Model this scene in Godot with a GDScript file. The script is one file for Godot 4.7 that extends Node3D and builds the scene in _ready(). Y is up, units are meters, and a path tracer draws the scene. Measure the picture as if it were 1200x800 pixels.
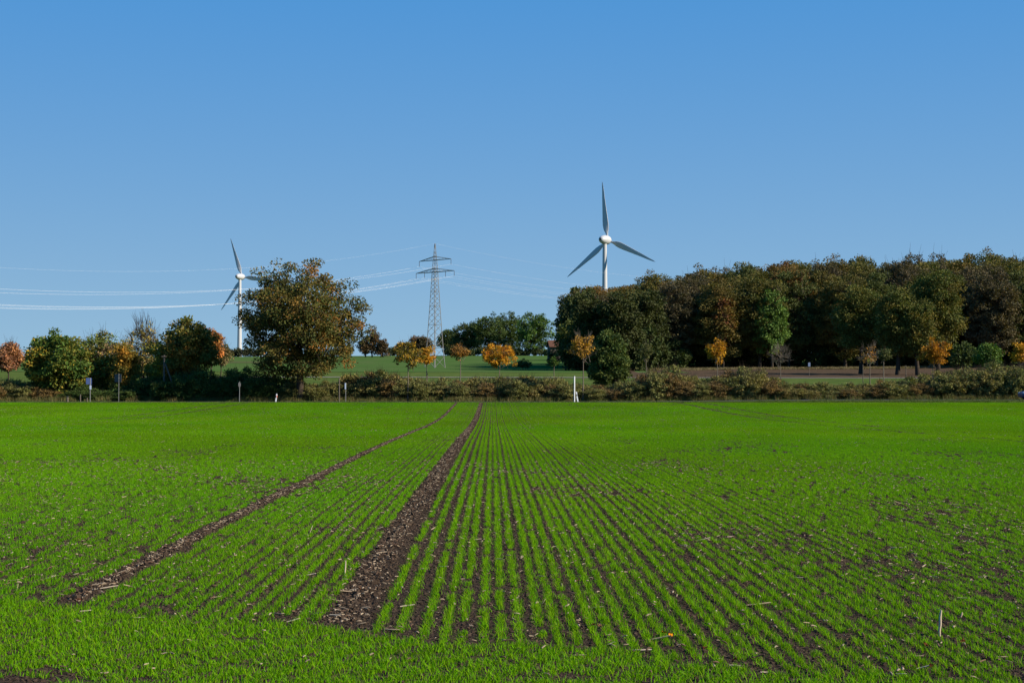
extends Node3D
# Winter wheat in front of a country road, hedge, wood, pylon and two wind turbines.
# A pixel of the 1200 x 800 photograph gives a direction; d is the distance along the view axis in metres.
const F := 1667.0
const EYE := 1.75
const HORIZON := 445.0
const ROW_TURN := -0.0135        # the drilled rows run this much to the left of the view axis
const ROW_GAP := 0.125

class Buf:
	var v := PackedVector3Array()
	var n := PackedVector3Array()
	var c := PackedColorArray()
	var i := PackedInt32Array()

var rng := RandomNumberGenerator.new()
var taken := {}
var mat := {}
var patchy := FastNoiseLite.new()

# ---------------------------------------------------------------- placing
func px_x(px: float, d: float) -> float: return (px - 600.0) / F * d
func px_y(py: float, d: float) -> float: return EYE + (HORIZON - py) / F * d

const PROFILE := [[-60.0, 0.0], [0.0, 0.0], [10.0, -0.024], [20.0, -0.048], [30.0, -0.127], [40.0, -0.2], [53.0, -0.35], [74.0, -0.63], [95.0, -0.73], [112.0, -0.6], [125.0, -0.45], [132.0, -0.38], [135.0, -0.45], [138.0, -0.47], [145.0, -0.47], [150.0, -0.4], [165.0, 0.2], [180.0, 1.1], [230.0, 2.4], [330.0, 4.6], [450.0, 7.6], [600.0, 11.6], [800.0, 14.0], [1200.0, 14.5], [9000.0, 14.5]]
func profile(d: float) -> float:
	if d <= -60.0: return 0.0
	for k in PROFILE.size() - 1:
		if d < PROFILE[k + 1][0]:
			var a: float = PROFILE[k][0]
			var b: float = PROFILE[k + 1][0]
			var t: float = (d - a) / (b - a)
			var p0: Array = PROFILE[maxi(k - 1, 0)]
			var p3: Array = PROFILE[mini(k + 2, PROFILE.size() - 1)]
			var y1: float = PROFILE[k][1]
			var y2: float = PROFILE[k + 1][1]
			var m1: float = (y2 - p0[1]) / maxf(b - p0[0], 0.01) * (b - a)
			var m2: float = (p3[1] - y1) / maxf(p3[0] - a, 0.01) * (b - a)
			var t2 := t * t
			var t3 := t2 * t
			return (2 * t3 - 3 * t2 + 1) * y1 + (t3 - 2 * t2 + t) * m1 + (-2 * t3 + 3 * t2) * y2 + (t3 - t2) * m2
	return 14.5
func land(x: float, d: float) -> float:
	var y := profile(d)
	if d > 132.0 and d < 160.0:
		y += smoothstep(8.0, 34.0, x) * 0.2 * smoothstep(132.0, 137.0, d) * (1.0 - smoothstep(146.0, 160.0, d))
	if d > 160.0:
		y += sin(x * 0.021 + d * 0.013) * 0.35 * smoothstep(160.0, 400.0, d)
	return y

# ---------------------------------------------------------------- nodes
func numbered(called: String) -> String:
	var k: int = taken.get(called, 0)
	taken[called] = k + 1
	return called if k == 0 else "%s_%03d" % [called, k]
func tag(o: Node, label: String, category: String, group := "", kind := "") -> Node:
	if label: o.set_meta("label", label)
	if category: o.set_meta("category", category)
	if group: o.set_meta("group", group)
	if kind: o.set_meta("kind", kind)
	return o
func thing(called: String, label: String, category: String, at: Vector3, turn := 0.0, group := "") -> Node3D:
	var o := Node3D.new()
	o.name = numbered(called)
	add_child(o)
	o.position = at
	o.rotation.y = turn
	tag(o, label, category, group)
	return o
func part(called: String, mesh: Mesh, m: Material, parent: Node, at := Vector3.ZERO) -> MeshInstance3D:
	var o := MeshInstance3D.new()
	o.name = numbered(called) if parent == self else called
	o.mesh = mesh
	o.material_override = m
	parent.add_child(o, true)
	o.position = at
	return o
func copy_of(src: Node3D, label: String, group: String, at: Vector3, turn: float, size: Vector3) -> Node3D:
	var o: Node3D = src.duplicate()
	o.name = numbered(String(src.name).rstrip("0123456789").rstrip("_"))
	add_child(o)
	o.position = at
	o.rotation = Vector3(0, turn, 0)
	o.scale = size
	tag(o, label, "", group)
	return o

# ---------------------------------------------------------------- mesh code
func done(b: Buf, colours := false) -> ArrayMesh:
	var a := []
	a.resize(Mesh.ARRAY_MAX)
	a[Mesh.ARRAY_VERTEX] = b.v
	if b.n.size() == b.v.size(): a[Mesh.ARRAY_NORMAL] = b.n
	if colours: a[Mesh.ARRAY_COLOR] = b.c
	a[Mesh.ARRAY_INDEX] = b.i
	var m := ArrayMesh.new()
	m.add_surface_from_arrays(Mesh.PRIMITIVE_TRIANGLES, a)
	return m
func frame_of(dir: Vector3) -> Basis:
	var up := Vector3.UP if absf(dir.y) < 0.93 else Vector3.RIGHT
	var s := dir.cross(up).normalized()
	return Basis(s, dir.cross(s), dir)
func tube(b: Buf, pts: PackedVector3Array, radii: PackedFloat32Array, sides: int, capped := false) -> void:
	var first := b.v.size()
	var count := pts.size()
	for k in count:
		var dir := (pts[mini(k + 1, count - 1)] - pts[maxi(k - 1, 0)]).normalized()
		var f := frame_of(dir)
		for s in sides:
			var a := TAU * s / sides
			var o := f.x * cos(a) + f.y * sin(a)
			b.v.append(pts[k] + o * radii[k])
			b.n.append(o)
	for k in count - 1:
		for s in sides:
			var p := first + k * sides + s
			var q := first + k * sides + (s + 1) % sides
			b.i.append_array([p, p + sides, q, q, p + sides, q + sides])
	if capped:
		for e in [0, count - 1]:
			var dir := (pts[count - 1] - pts[0]).normalized() * (1.0 if e else -1.0)
			var c := b.v.size()
			b.v.append(pts[e]); b.n.append(dir)
			for s in sides:
				b.v.append(b.v[first + e * sides + s]); b.n.append(dir)
			for s in sides:
				b.i.append_array([c, c + 1 + s, c + 1 + (s + 1) % sides] if e == 0 else [c, c + 1 + (s + 1) % sides, c + 1 + s])
func bar(b: Buf, p: Vector3, q: Vector3, r: float, sides := 4) -> void:
	tube(b, PackedVector3Array([p, q]), PackedFloat32Array([r, r]), sides, true)
func rod(p: Vector3, q: Vector3, r: float, sides := 4) -> ArrayMesh:
	var b := Buf.new()
	bar(b, p, q, r, sides)
	return done(b)
# a box with chamfered edges
func block(size: Vector3, bevel := 0.01) -> ArrayMesh:
	var st := SurfaceTool.new()
	st.begin(Mesh.PRIMITIVE_TRIANGLES)
	var h := size * 0.5
	var pts := {}
	for sx in [-1, 1]: for sy in [-1, 1]: for sz in [-1, 1]:
		var c := Vector3(sx, sy, sz)
		pts[c] = [Vector3(h.x * sx, (h.y - bevel) * sy, (h.z - bevel) * sz), Vector3((h.x - bevel) * sx, h.y * sy, (h.z - bevel) * sz), Vector3((h.x - bevel) * sx, (h.y - bevel) * sy, h.z * sz)]
	var all := PackedVector3Array()
	for c in pts: all.append_array(PackedVector3Array(pts[c]))
	return hull(all)
# convex hull of a few points, flat shaded
func hull(p: PackedVector3Array) -> ArrayMesh:
	var b := Buf.new()
	var mid := Vector3.ZERO
	for q in p: mid += q / p.size()
	for i in p.size():
		for j in range(i + 1, p.size()):
			for k in range(j + 1, p.size()):
				var nn := (p[j] - p[i]).cross(p[k] - p[i])
				if nn.length() < 1e-9: continue
				nn = nn.normalized()
				if nn.dot(p[i] - mid) < 0: nn = -nn
				var ok := true
				for q in p:
					if nn.dot(q - p[i]) > 1e-5:
						ok = false
						break
				if not ok: continue
				var face: Array = []
				for q in p.size():
					if absf(nn.dot(p[q] - p[i])) <= 1e-5: face.append(q)
				if face[0] != i or face[1] != j or (face.size() > 2 and face[2] != k): continue
				var centre := Vector3.ZERO
				for q in face: centre += p[q] / face.size()
				var f := frame_of(nn)
				face.sort_custom(func(x, y): return atan2((p[x] - centre).dot(f.y), (p[x] - centre).dot(f.x)) > atan2((p[y] - centre).dot(f.y), (p[y] - centre).dot(f.x)))
				var s := b.v.size()
				for q in face: b.v.append(p[q]); b.n.append(nn)
				for q in range(1, face.size() - 1): b.i.append_array([s, s + q, s + q + 1])
	return done(b)
func sheet(x0: float, x1: float, nx: int, ds: PackedFloat32Array, height: Callable) -> ArrayMesh:
	var b := Buf.new()
	for d in ds:
		for k in nx + 1:
			var x := lerpf(x0, x1, float(k) / nx)
			b.v.append(Vector3(x, height.call(x, d), -d))
	for r in ds.size() - 1:
		for k in nx:
			var p := r * (nx + 1) + k
			b.i.append_array([p, p + nx + 1, p + 1, p + 1, p + nx + 1, p + nx + 2])
	smooth(b)
	return done(b)
func smooth(b: Buf) -> void:
	b.n.resize(b.v.size())
	b.n.fill(Vector3.ZERO)
	for t in range(0, b.i.size(), 3):
		var nn := (b.v[b.i[t + 2]] - b.v[b.i[t]]).cross(b.v[b.i[t + 1]] - b.v[b.i[t]])
		for k in 3: b.n[b.i[t + k]] += nn
	for k in b.n.size(): b.n[k] = b.n[k].normalized()
func steps(a: float, b: float, by: float) -> PackedFloat32Array:
	var out := PackedFloat32Array()
	var n := ceili((b - a) / by)
	for k in n + 1: out.append(lerpf(a, b, float(k) / n))
	return out

# ---------------------------------------------------------------- materials
func lin(r: float, g: float, b: float) -> Color: return Color(r, g, b).linear_to_srgb()
func plain(called: String, c: Color, rough: float, metal := 0.0, spec := 0.5) -> StandardMaterial3D:
	var m := StandardMaterial3D.new()
	m.albedo_color = c
	m.roughness = rough
	m.metallic = metal
	m.metallic_specular = spec
	mat[called] = m
	return m
# noise that mixes linear colours, tiled over the world
func noisy(called: String, cols: Array, metres: float, freq: float, rough: float, relief := 0.0, seed_ := 1, size := 512) -> StandardMaterial3D:
	var n := FastNoiseLite.new()
	n.seed = seed_
	n.noise_type = FastNoiseLite.TYPE_SIMPLEX_SMOOTH
	n.frequency = freq
	n.fractal_octaves = 5
	n.fractal_gain = 0.6
	var im := n.get_seamless_image(size, size)
	var out := Image.create(size, size, false, Image.FORMAT_RGB8)
	var r := RandomNumberGenerator.new()
	r.seed = seed_
	for y in size:
		for x in size:
			var t: float = clampf(im.get_pixel(x, y).r + r.randf_range(-0.1, 0.1), 0.0, 0.999) * (cols.size() - 1)
			out.set_pixel(x, y, (cols[int(t)] as Color).lerp(cols[int(t) + 1], t - int(t)).linear_to_srgb())
	var m := plain(called, Color.WHITE, rough, 0.0, 0.0)
	m.albedo_texture = ImageTexture.create_from_image(out)
	m.uv1_triplanar = true
	m.uv1_world_triplanar = true
	m.uv1_scale = Vector3.ONE / metres
	if relief > 0.0:
		m.heightmap_enabled = true
		m.heightmap_scale = relief
		m.heightmap_texture = ImageTexture.create_from_image(im)
	return m
func leafy(called: String, through: float, rough := 0.7) -> StandardMaterial3D:
	var m := plain(called, Color.WHITE, rough, 0.0, 0.3)
	m.vertex_color_use_as_albedo = true
	m.cull_mode = BaseMaterial3D.CULL_DISABLED
	m.backlight_enabled = true
	m.backlight = Color(through, through, through * 0.55)
	return m

func build_materials() -> void:
	noisy("soil", [Color(0.018, 0.012, 0.009), Color(0.036, 0.025, 0.018), Color(0.058, 0.042, 0.03), Color(0.14, 0.105, 0.075)], 1.3, 0.03, 0.95, 2.5, 3, 1024)
	noisy("meadow", [Color(0.04, 0.066, 0.016), Color(0.055, 0.09, 0.02), Color(0.078, 0.105, 0.028), Color(0.11, 0.105, 0.045)], 23.0, 0.012, 0.95, 4.0, 5)
	noisy("winter_crop", [Color(0.04, 0.085, 0.02), Color(0.05, 0.1, 0.024), Color(0.062, 0.1, 0.03), Color(0.09, 0.1, 0.045)], 90.0, 0.01, 0.95, 3.0, 6)
	noisy("plough", [Color(0.052, 0.036, 0.024), Color(0.07, 0.048, 0.031), Color(0.095, 0.068, 0.045)], 14.0, 0.03, 0.95, 8.0, 7)
	noisy("gravel", [Color(0.16, 0.145, 0.13), Color(0.22, 0.2, 0.18), Color(0.28, 0.26, 0.23)], 5.0, 0.03, 0.95, 1.0, 8)
	noisy("asphalt", [Color(0.04, 0.041, 0.043), Color(0.055, 0.056, 0.058), Color(0.075, 0.076, 0.078)], 4.0, 0.04, 0.85, 0.4, 9)
	noisy("bark", [Color(0.022, 0.017, 0.013), Color(0.045, 0.036, 0.028), Color(0.075, 0.063, 0.05)], 0.9, 0.03, 0.95, 3.0, 10, 256)
	noisy("pale_bark", [Color(0.08, 0.066, 0.05), Color(0.13, 0.11, 0.088), Color(0.19, 0.165, 0.135)], 0.7, 0.03, 0.95, 2.0, 11, 256)
	noisy("clod", [Color(0.018, 0.012, 0.009), Color(0.036, 0.025, 0.018), Color(0.06, 0.043, 0.031), Color(0.12, 0.09, 0.066)], 0.35, 0.02, 0.95, 0.6, 12, 256)
	noisy("roof", [Color(0.07, 0.035, 0.025), Color(0.1, 0.052, 0.036), Color(0.14, 0.075, 0.05)], 2.0, 0.04, 0.9, 2.0, 13, 256)
	noisy("render_wall", [Color(0.2, 0.18, 0.155), Color(0.25, 0.23, 0.2), Color(0.3, 0.28, 0.25)], 3.0, 0.03, 0.9, 0.5, 14, 256)
	noisy("weathered_wood", [Color(0.06, 0.05, 0.042), Color(0.1, 0.085, 0.07), Color(0.16, 0.14, 0.12)], 0.5, 0.03, 0.9, 1.0, 15, 256)
	leafy("leaf", 0.7)
	leafy("wheat", 0.9, 0.7).metallic_specular = 0.12
	leafy("straw", 0.25, 0.8)
	plain("white_paint", lin(0.38, 0.39, 0.4), 0.5)
	plain("sign_white", lin(0.7, 0.71, 0.72), 0.5)
	plain("sign_blue", lin(0.012, 0.035, 0.13), 0.45)
	plain("sign_pale_blue", lin(0.15, 0.2, 0.3), 0.45)
	plain("sign_back", lin(0.05, 0.052, 0.056), 0.6)
	plain("marker_red", lin(0.5, 0.09, 0.03), 0.5)
	plain("marker_black", lin(0.03, 0.03, 0.03), 0.6)
	plain("zinc", lin(0.16, 0.165, 0.16), 0.6, 0.2)
	plain("steel_green", lin(0.17, 0.18, 0.16), 0.6, 0.2)
	plain("wire", lin(0.6, 0.6, 0.6), 0.5, 0.2)
	plain("insulator", lin(0.05, 0.035, 0.03), 0.3)
	plain("car_paint", lin(0.012, 0.03, 0.1), 0.3).clearcoat_enabled = true
	plain("tyre", lin(0.02, 0.02, 0.02), 0.9)
	plain("rim", lin(0.4, 0.4, 0.41), 0.35, 0.8)
	plain("lamp_glass", lin(0.5, 0.52, 0.54), 0.15)
	plain("car_glass", lin(0.015, 0.018, 0.02), 0.08)
	plain("vent_dark", lin(0.02, 0.02, 0.022), 0.7)

# ---------------------------------------------------------------- plants
func leaf(b: Buf, p: Vector3, axis: Vector3, side: Vector3, l: float, w: float, col: Color) -> void:
	var s := b.v.size()
	var mid := p + axis * l * 0.5 + axis.cross(side) * l * 0.12
	b.v.append(p)
	b.v.append(mid + side * w * 0.5)
	b.v.append(p + axis * l)
	b.v.append(mid - side * w * 0.5)
	b.c.append(col); b.c.append(col); b.c.append(col); b.c.append(col)
	b.i.append(s); b.i.append(s + 1); b.i.append(s + 2); b.i.append(s); b.i.append(s + 2); b.i.append(s + 3)
func ball() -> Vector3:
	while true:
		var v := Vector3(rng.randf_range(-1, 1), rng.randf_range(-1, 1), rng.randf_range(-1, 1))
		var l := v.length_squared()
		if l <= 1.0 and l > 0.001: return v
	return Vector3.UP
func curve_pts(a: Vector3, c: Vector3, e: Vector3, n: int, wob: float) -> PackedVector3Array:
	var out := PackedVector3Array()
	for k in n + 1:
		var t := float(k) / n
		var p := a.lerp(c, t).lerp(c.lerp(e, t), t)
		if k > 0 and k < n: p += ball() * wob
		out.append(p)
	return out
func taper(n: int, r0: float, r1: float) -> PackedFloat32Array:
	var out := PackedFloat32Array()
	for k in n + 1: out.append(lerpf(r0, r1, float(k) / n))
	return out
# Wood and leaves of one plant, standing at the origin. o: mid, r (crown centre and radii), trunk (radius at the foot), pal (linear leaf colours),
# clumps, leaves, size (leaf length), spread (clump radius), lobes, low (how full the underside is), limbs, stems, bare (share of clumps without leaves), twigs
func grow(o: Dictionary) -> Array:
	rng.seed = o.get("seed", 1) * 7919 + 13
	var wood := Buf.new()
	var fol := Buf.new()
	var mid: Vector3 = o.mid
	var r: Vector3 = o.r
	var lump := FastNoiseLite.new()
	lump.seed = o.get("seed", 1)
	lump.frequency = 0.9
	var hue := FastNoiseLite.new()
	hue.seed = o.get("seed", 1) + 50
	hue.frequency = 0.55 / maxf(r.x, 0.5)
	var lobes: float = o.get("lobes", 0.35)
	var low: float = o.get("low", 0.75)
	var cone: float = o.get("cone", 0.0)
	var clumps := PackedVector3Array()
	for k in int(o.clumps):
		var dir := ball().normalized()
		var e := 1.0 - lobes * clampf(0.5 + 0.9 * lump.get_noise_3dv(dir * 1.7), 0.0, 1.0)
		var f := pow(rng.randf(), o.get("shell", 0.42))
		var p := dir * r * e * f
		if p.y < 0: p.y *= low
		var up := p.y / r.y
		if cone > 0.0:
			var narrow := 1.0 - cone * clampf((up + 0.7) / 1.7, 0.0, 1.0)
			p.x *= narrow
			p.z *= narrow
		clumps.append(mid + p)
	# wood
	var joints := PackedVector3Array()
	var tr: float = o.get("trunk", 0.2)
	var stems: int = o.get("stems", 1)
	var lean := Vector3(rng.randf_range(-0.04, 0.04), 0, rng.randf_range(-0.04, 0.04)) * mid.y
	for s in stems:
		var foot := Vector3.ZERO if stems == 1 else Vector3(rng.randf_range(-0.4, 0.4) * r.x, 0, rng.randf_range(-0.4, 0.4) * r.z)
		var tip := mid + Vector3(0, r.y * 0.45, 0) if stems == 1 else mid + Vector3(foot.x * 1.4, rng.randf_range(0.0, 0.5) * r.y, foot.z * 1.4)
		var n := 7
		var pts := curve_pts(foot - Vector3(0, 0.25, 0), (foot + tip) * 0.5 + lean, tip, n, tr * 0.35)
		var rad := taper(n, tr, tr * 0.22)
		rad[0] = tr * 1.15
		tube(wood, pts, rad, 8)
		for k in range(3, n + 1): joints.append(pts[k])
	var limbs: int = o.get("limbs", 9)
	for k in limbs:
		if clumps.is_empty(): break
		var to := clumps[rng.randi() % clumps.size()]
		for tries in 3:
			var other := clumps[rng.randi() % clumps.size()]
			if Vector2(other.x - mid.x, other.z - mid.z).length() > Vector2(to.x - mid.x, to.z - mid.z).length(): to = other
		var t := rng.randf_range(0.35, 0.8)
		var from := joints[0]
		for j in joints:
			if j.y < to.y and (j.y > from.y or rng.randf() < 0.3): from = j
		from = joints[0].lerp(from, t)
		var bend := from.lerp(to, 0.5) + Vector3(0, 0.12 * from.distance_to(to), 0)
		var pts := curve_pts(from, bend, to, 5, tr * 0.3)
		tube(wood, pts, taper(5, tr * 0.42, tr * 0.07), 5)
		for q in range(2, 6): joints.append(pts[q])
	var pal: Array = o.pal
	var size: float = o.size
	var spread: float = o.spread
	var per: int = o.leaves
	var gain: float = o.get("gain", 1.5)
	var twigs: int = o.get("twigs", 1)
	var bare: float = o.get("bare", 0.0)
	for p in clumps:
		var near := joints[0]
		for j in joints:
			if p.distance_squared_to(j) < p.distance_squared_to(near): near = j
		var twig: float = o.get("twig", 0.02)
		tube(wood, curve_pts(near, near.lerp(p, 0.5) + Vector3(0, 0.1, 0) * near.distance_to(p), p, 2, spread * 0.1), taper(2, twig * 1.6, twig * 0.6), 3)
		for k in twigs - 1:
			var out := (p - mid).normalized() * 0.6 + ball() * 0.7 + Vector3(0, 0.5, 0)
			tube(wood, curve_pts(p, p + out * spread * 0.6, p + out * spread * rng.randf_range(0.9, 1.7), 2, spread * 0.08), taper(2, twig * 0.8, twig * 0.35), 3)
		if rng.randf() < bare: continue
		var h := clampf(0.5 + 0.75 * hue.get_noise_3dv(p) + rng.randf_range(-0.22, 0.22), 0.0, 0.999)
		var main: Color = pal[int(h * pal.size())]
		var tone := rng.randf_range(0.8, 1.2)
		var cr := spread * rng.randf_range(0.7, 1.25)
		var away := (p - mid).normalized()
		for k in per:
			var off := ball()
			off.y *= 0.7
			var axis := (ball() + away * 0.35 + off * 0.4 + Vector3(0, -0.25, 0)).normalized()
			var side := axis.cross(ball()).normalized()
			var l := size * rng.randf_range(0.6, 1.3)
			var c := main if rng.randf() < 0.8 else (pal[rng.randi() % pal.size()] as Color)
			var v := tone * rng.randf_range(0.75, 1.25)
			v *= gain
			leaf(fol, p + off * cr, axis, side, l, l * 0.72, Color(c.r * v * rng.randf_range(0.92, 1.08), c.g * v, c.b * v))
	return [done(wood), done(fol, true) if fol.v.size() > 0 else null]

# a tree whose crown fills the pixel box (px, half, top, bottom) at distance d
func tree(called: String, label: String, group: String, px: float, d: float, top: float, bottom: float, half: float, o: Dictionary) -> Node3D:
	var x := px_x(px, d)
	var y0 := land(x, d)
	var yt := px_y(top, d) - y0
	var yb := maxf(px_y(bottom, d) - y0, 0.2)
	var k: float = 1.0 + 0.32 * o.get("lobes", 0.35)
	o.r = Vector3(half * d / F * k, (yt - yb) * 0.5 * (0.5 + 0.5 * k), half * d / F * 0.92 * k)
	o.mid = Vector3(0, (yt + yb) * 0.5, 0)
	var made := grow(o)
	var t := thing(called, label, o.get("category", "tree"), Vector3(x, y0, -d), 0.0, group)
	part(o.get("wood_name", "trunk"), made[0], mat[o.get("bark", "bark")], t)
	if made[1]: part(o.get("leaf_name", "crown"), made[1], mat.leaf, t)
	return t

const OAK := [Color(0.09, 0.054, 0.012), Color(0.056, 0.05, 0.011), Color(0.036, 0.042, 0.01), Color(0.07, 0.055, 0.012), Color(0.12, 0.058, 0.012)]
const GREEN_YELLOW := [Color(0.03, 0.058, 0.01), Color(0.045, 0.07, 0.012), Color(0.08, 0.08, 0.012), Color(0.035, 0.06, 0.01), Color(0.16, 0.11, 0.012)]
const GOLD := [Color(0.42, 0.21, 0.012), Color(0.36, 0.16, 0.01), Color(0.3, 0.17, 0.014), Color(0.45, 0.25, 0.016)]
const GREEN := [Color(0.035, 0.075, 0.012), Color(0.05, 0.09, 0.014), Color(0.07, 0.1, 0.016)]
const DULL := [Color(0.07, 0.05, 0.028), Color(0.06, 0.056, 0.02), Color(0.09, 0.06, 0.03)]
const RUST := [Color(0.13, 0.05, 0.016), Color(0.1, 0.042, 0.018), Color(0.16, 0.07, 0.018)]

# ---------------------------------------------------------------- crop
func blade(b: Buf, foot: Vector3, lean: Vector3, h: float, w: float, segs: int, col: Color) -> void:
	var side := lean.cross(Vector3.UP)
	side = side.normalized() if side.length() > 0.001 else Vector3.RIGHT
	side = side.rotated(Vector3.UP, rng.randf_range(-0.9, 0.9))
	var s := b.v.size()
	for k in segs:
		var t := float(k) / segs
		var p := foot + Vector3(0, h * (t - 0.28 * t * t * lean.length()), 0) + lean * h * t * t
		var ww := w * (1.0 - 0.55 * t) * 0.5
		b.v.append(p - side * ww)
		b.v.append(p + side * ww)
		b.c.append(col); b.c.append(col)
	b.v.append(foot + Vector3(0, h * (1.0 - 0.28 * lean.length()), 0) + lean * h)
	b.c.append(col)
	for k in segs - 1:
		var p := s + k * 2
		b.i.append_array([p, p + 1, p + 2, p + 1, p + 3, p + 2])
	var e := s + (segs - 1) * 2
	b.i.append_array([e, e + 1, e + 2])
func row_mesh(length: float, rows: int, count: int, h: float, w: float, segs: int, seed_: int) -> ArrayMesh:
	rng.seed = seed_
	var b := Buf.new()
	var lean_z := rng.randf_range(-0.5, 0.5) * length
	for k in count:
		var x := (rng.randi() % rows - (rows - 1) * 0.5) * ROW_GAP + rng.randfn(0.0, 0.0195)
		var z := rng.randf_range(-0.5, 0.5) * length
		if rows == 1 and absf(z - lean_z) < 0.03 and rng.randf() < 0.8: continue      # a gap where seeds failed
		var foot := Vector3(x, -0.012, z)
		var a := rng.randf() * TAU
		var lean := Vector3(cos(a), 0, sin(a)) * rng.randf_range(0.1, 0.9)
		var v := rng.randf_range(0.7, 1.3)
		var yellow := rng.randf_range(0.75, 1.3)
		var col := Color(0.11 * v * yellow, 0.272 * v, 0.006 * v)
		if rng.randf() < 0.035: col = Color(0.24 * v, 0.19 * v, 0.07 * v)
		blade(b, foot, lean, h * rng.randf_range(0.55, 1.2), w * rng.randf_range(0.7, 1.2), segs, col)
	return done(b, true)
func many(called: String, mesh: Mesh, m: Material, places: Array, colours: Array, parent: Node) -> void:
	var mm := MultiMesh.new()
	mm.transform_format = MultiMesh.TRANSFORM_3D
	mm.use_colors = not colours.is_empty()
	mm.mesh = mesh
	mm.instance_count = places.size()
	for k in places.size():
		mm.set_instance_transform(k, places[k])
		if mm.use_colors: mm.set_instance_color(k, colours[k])
	var o := MultiMeshInstance3D.new()
	o.name = called
	o.multimesh = mm
	o.material_override = m
	parent.add_child(o, true)
	o.set_meta("kind", "stuff")
const TRACKS := [[-1.115, 0.16], [-3.36, 0.075], [-22.6, 0.15], [-24.8, 0.15], [17.2, 0.15], [19.4, 0.15]]
func headland(x: float, d: float) -> bool: return d < 9.49 - 0.458 * x + 0.12 * sin(x * 3.1)
func across(x: float, d: float) -> float: return x - ROW_TURN * d
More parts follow.
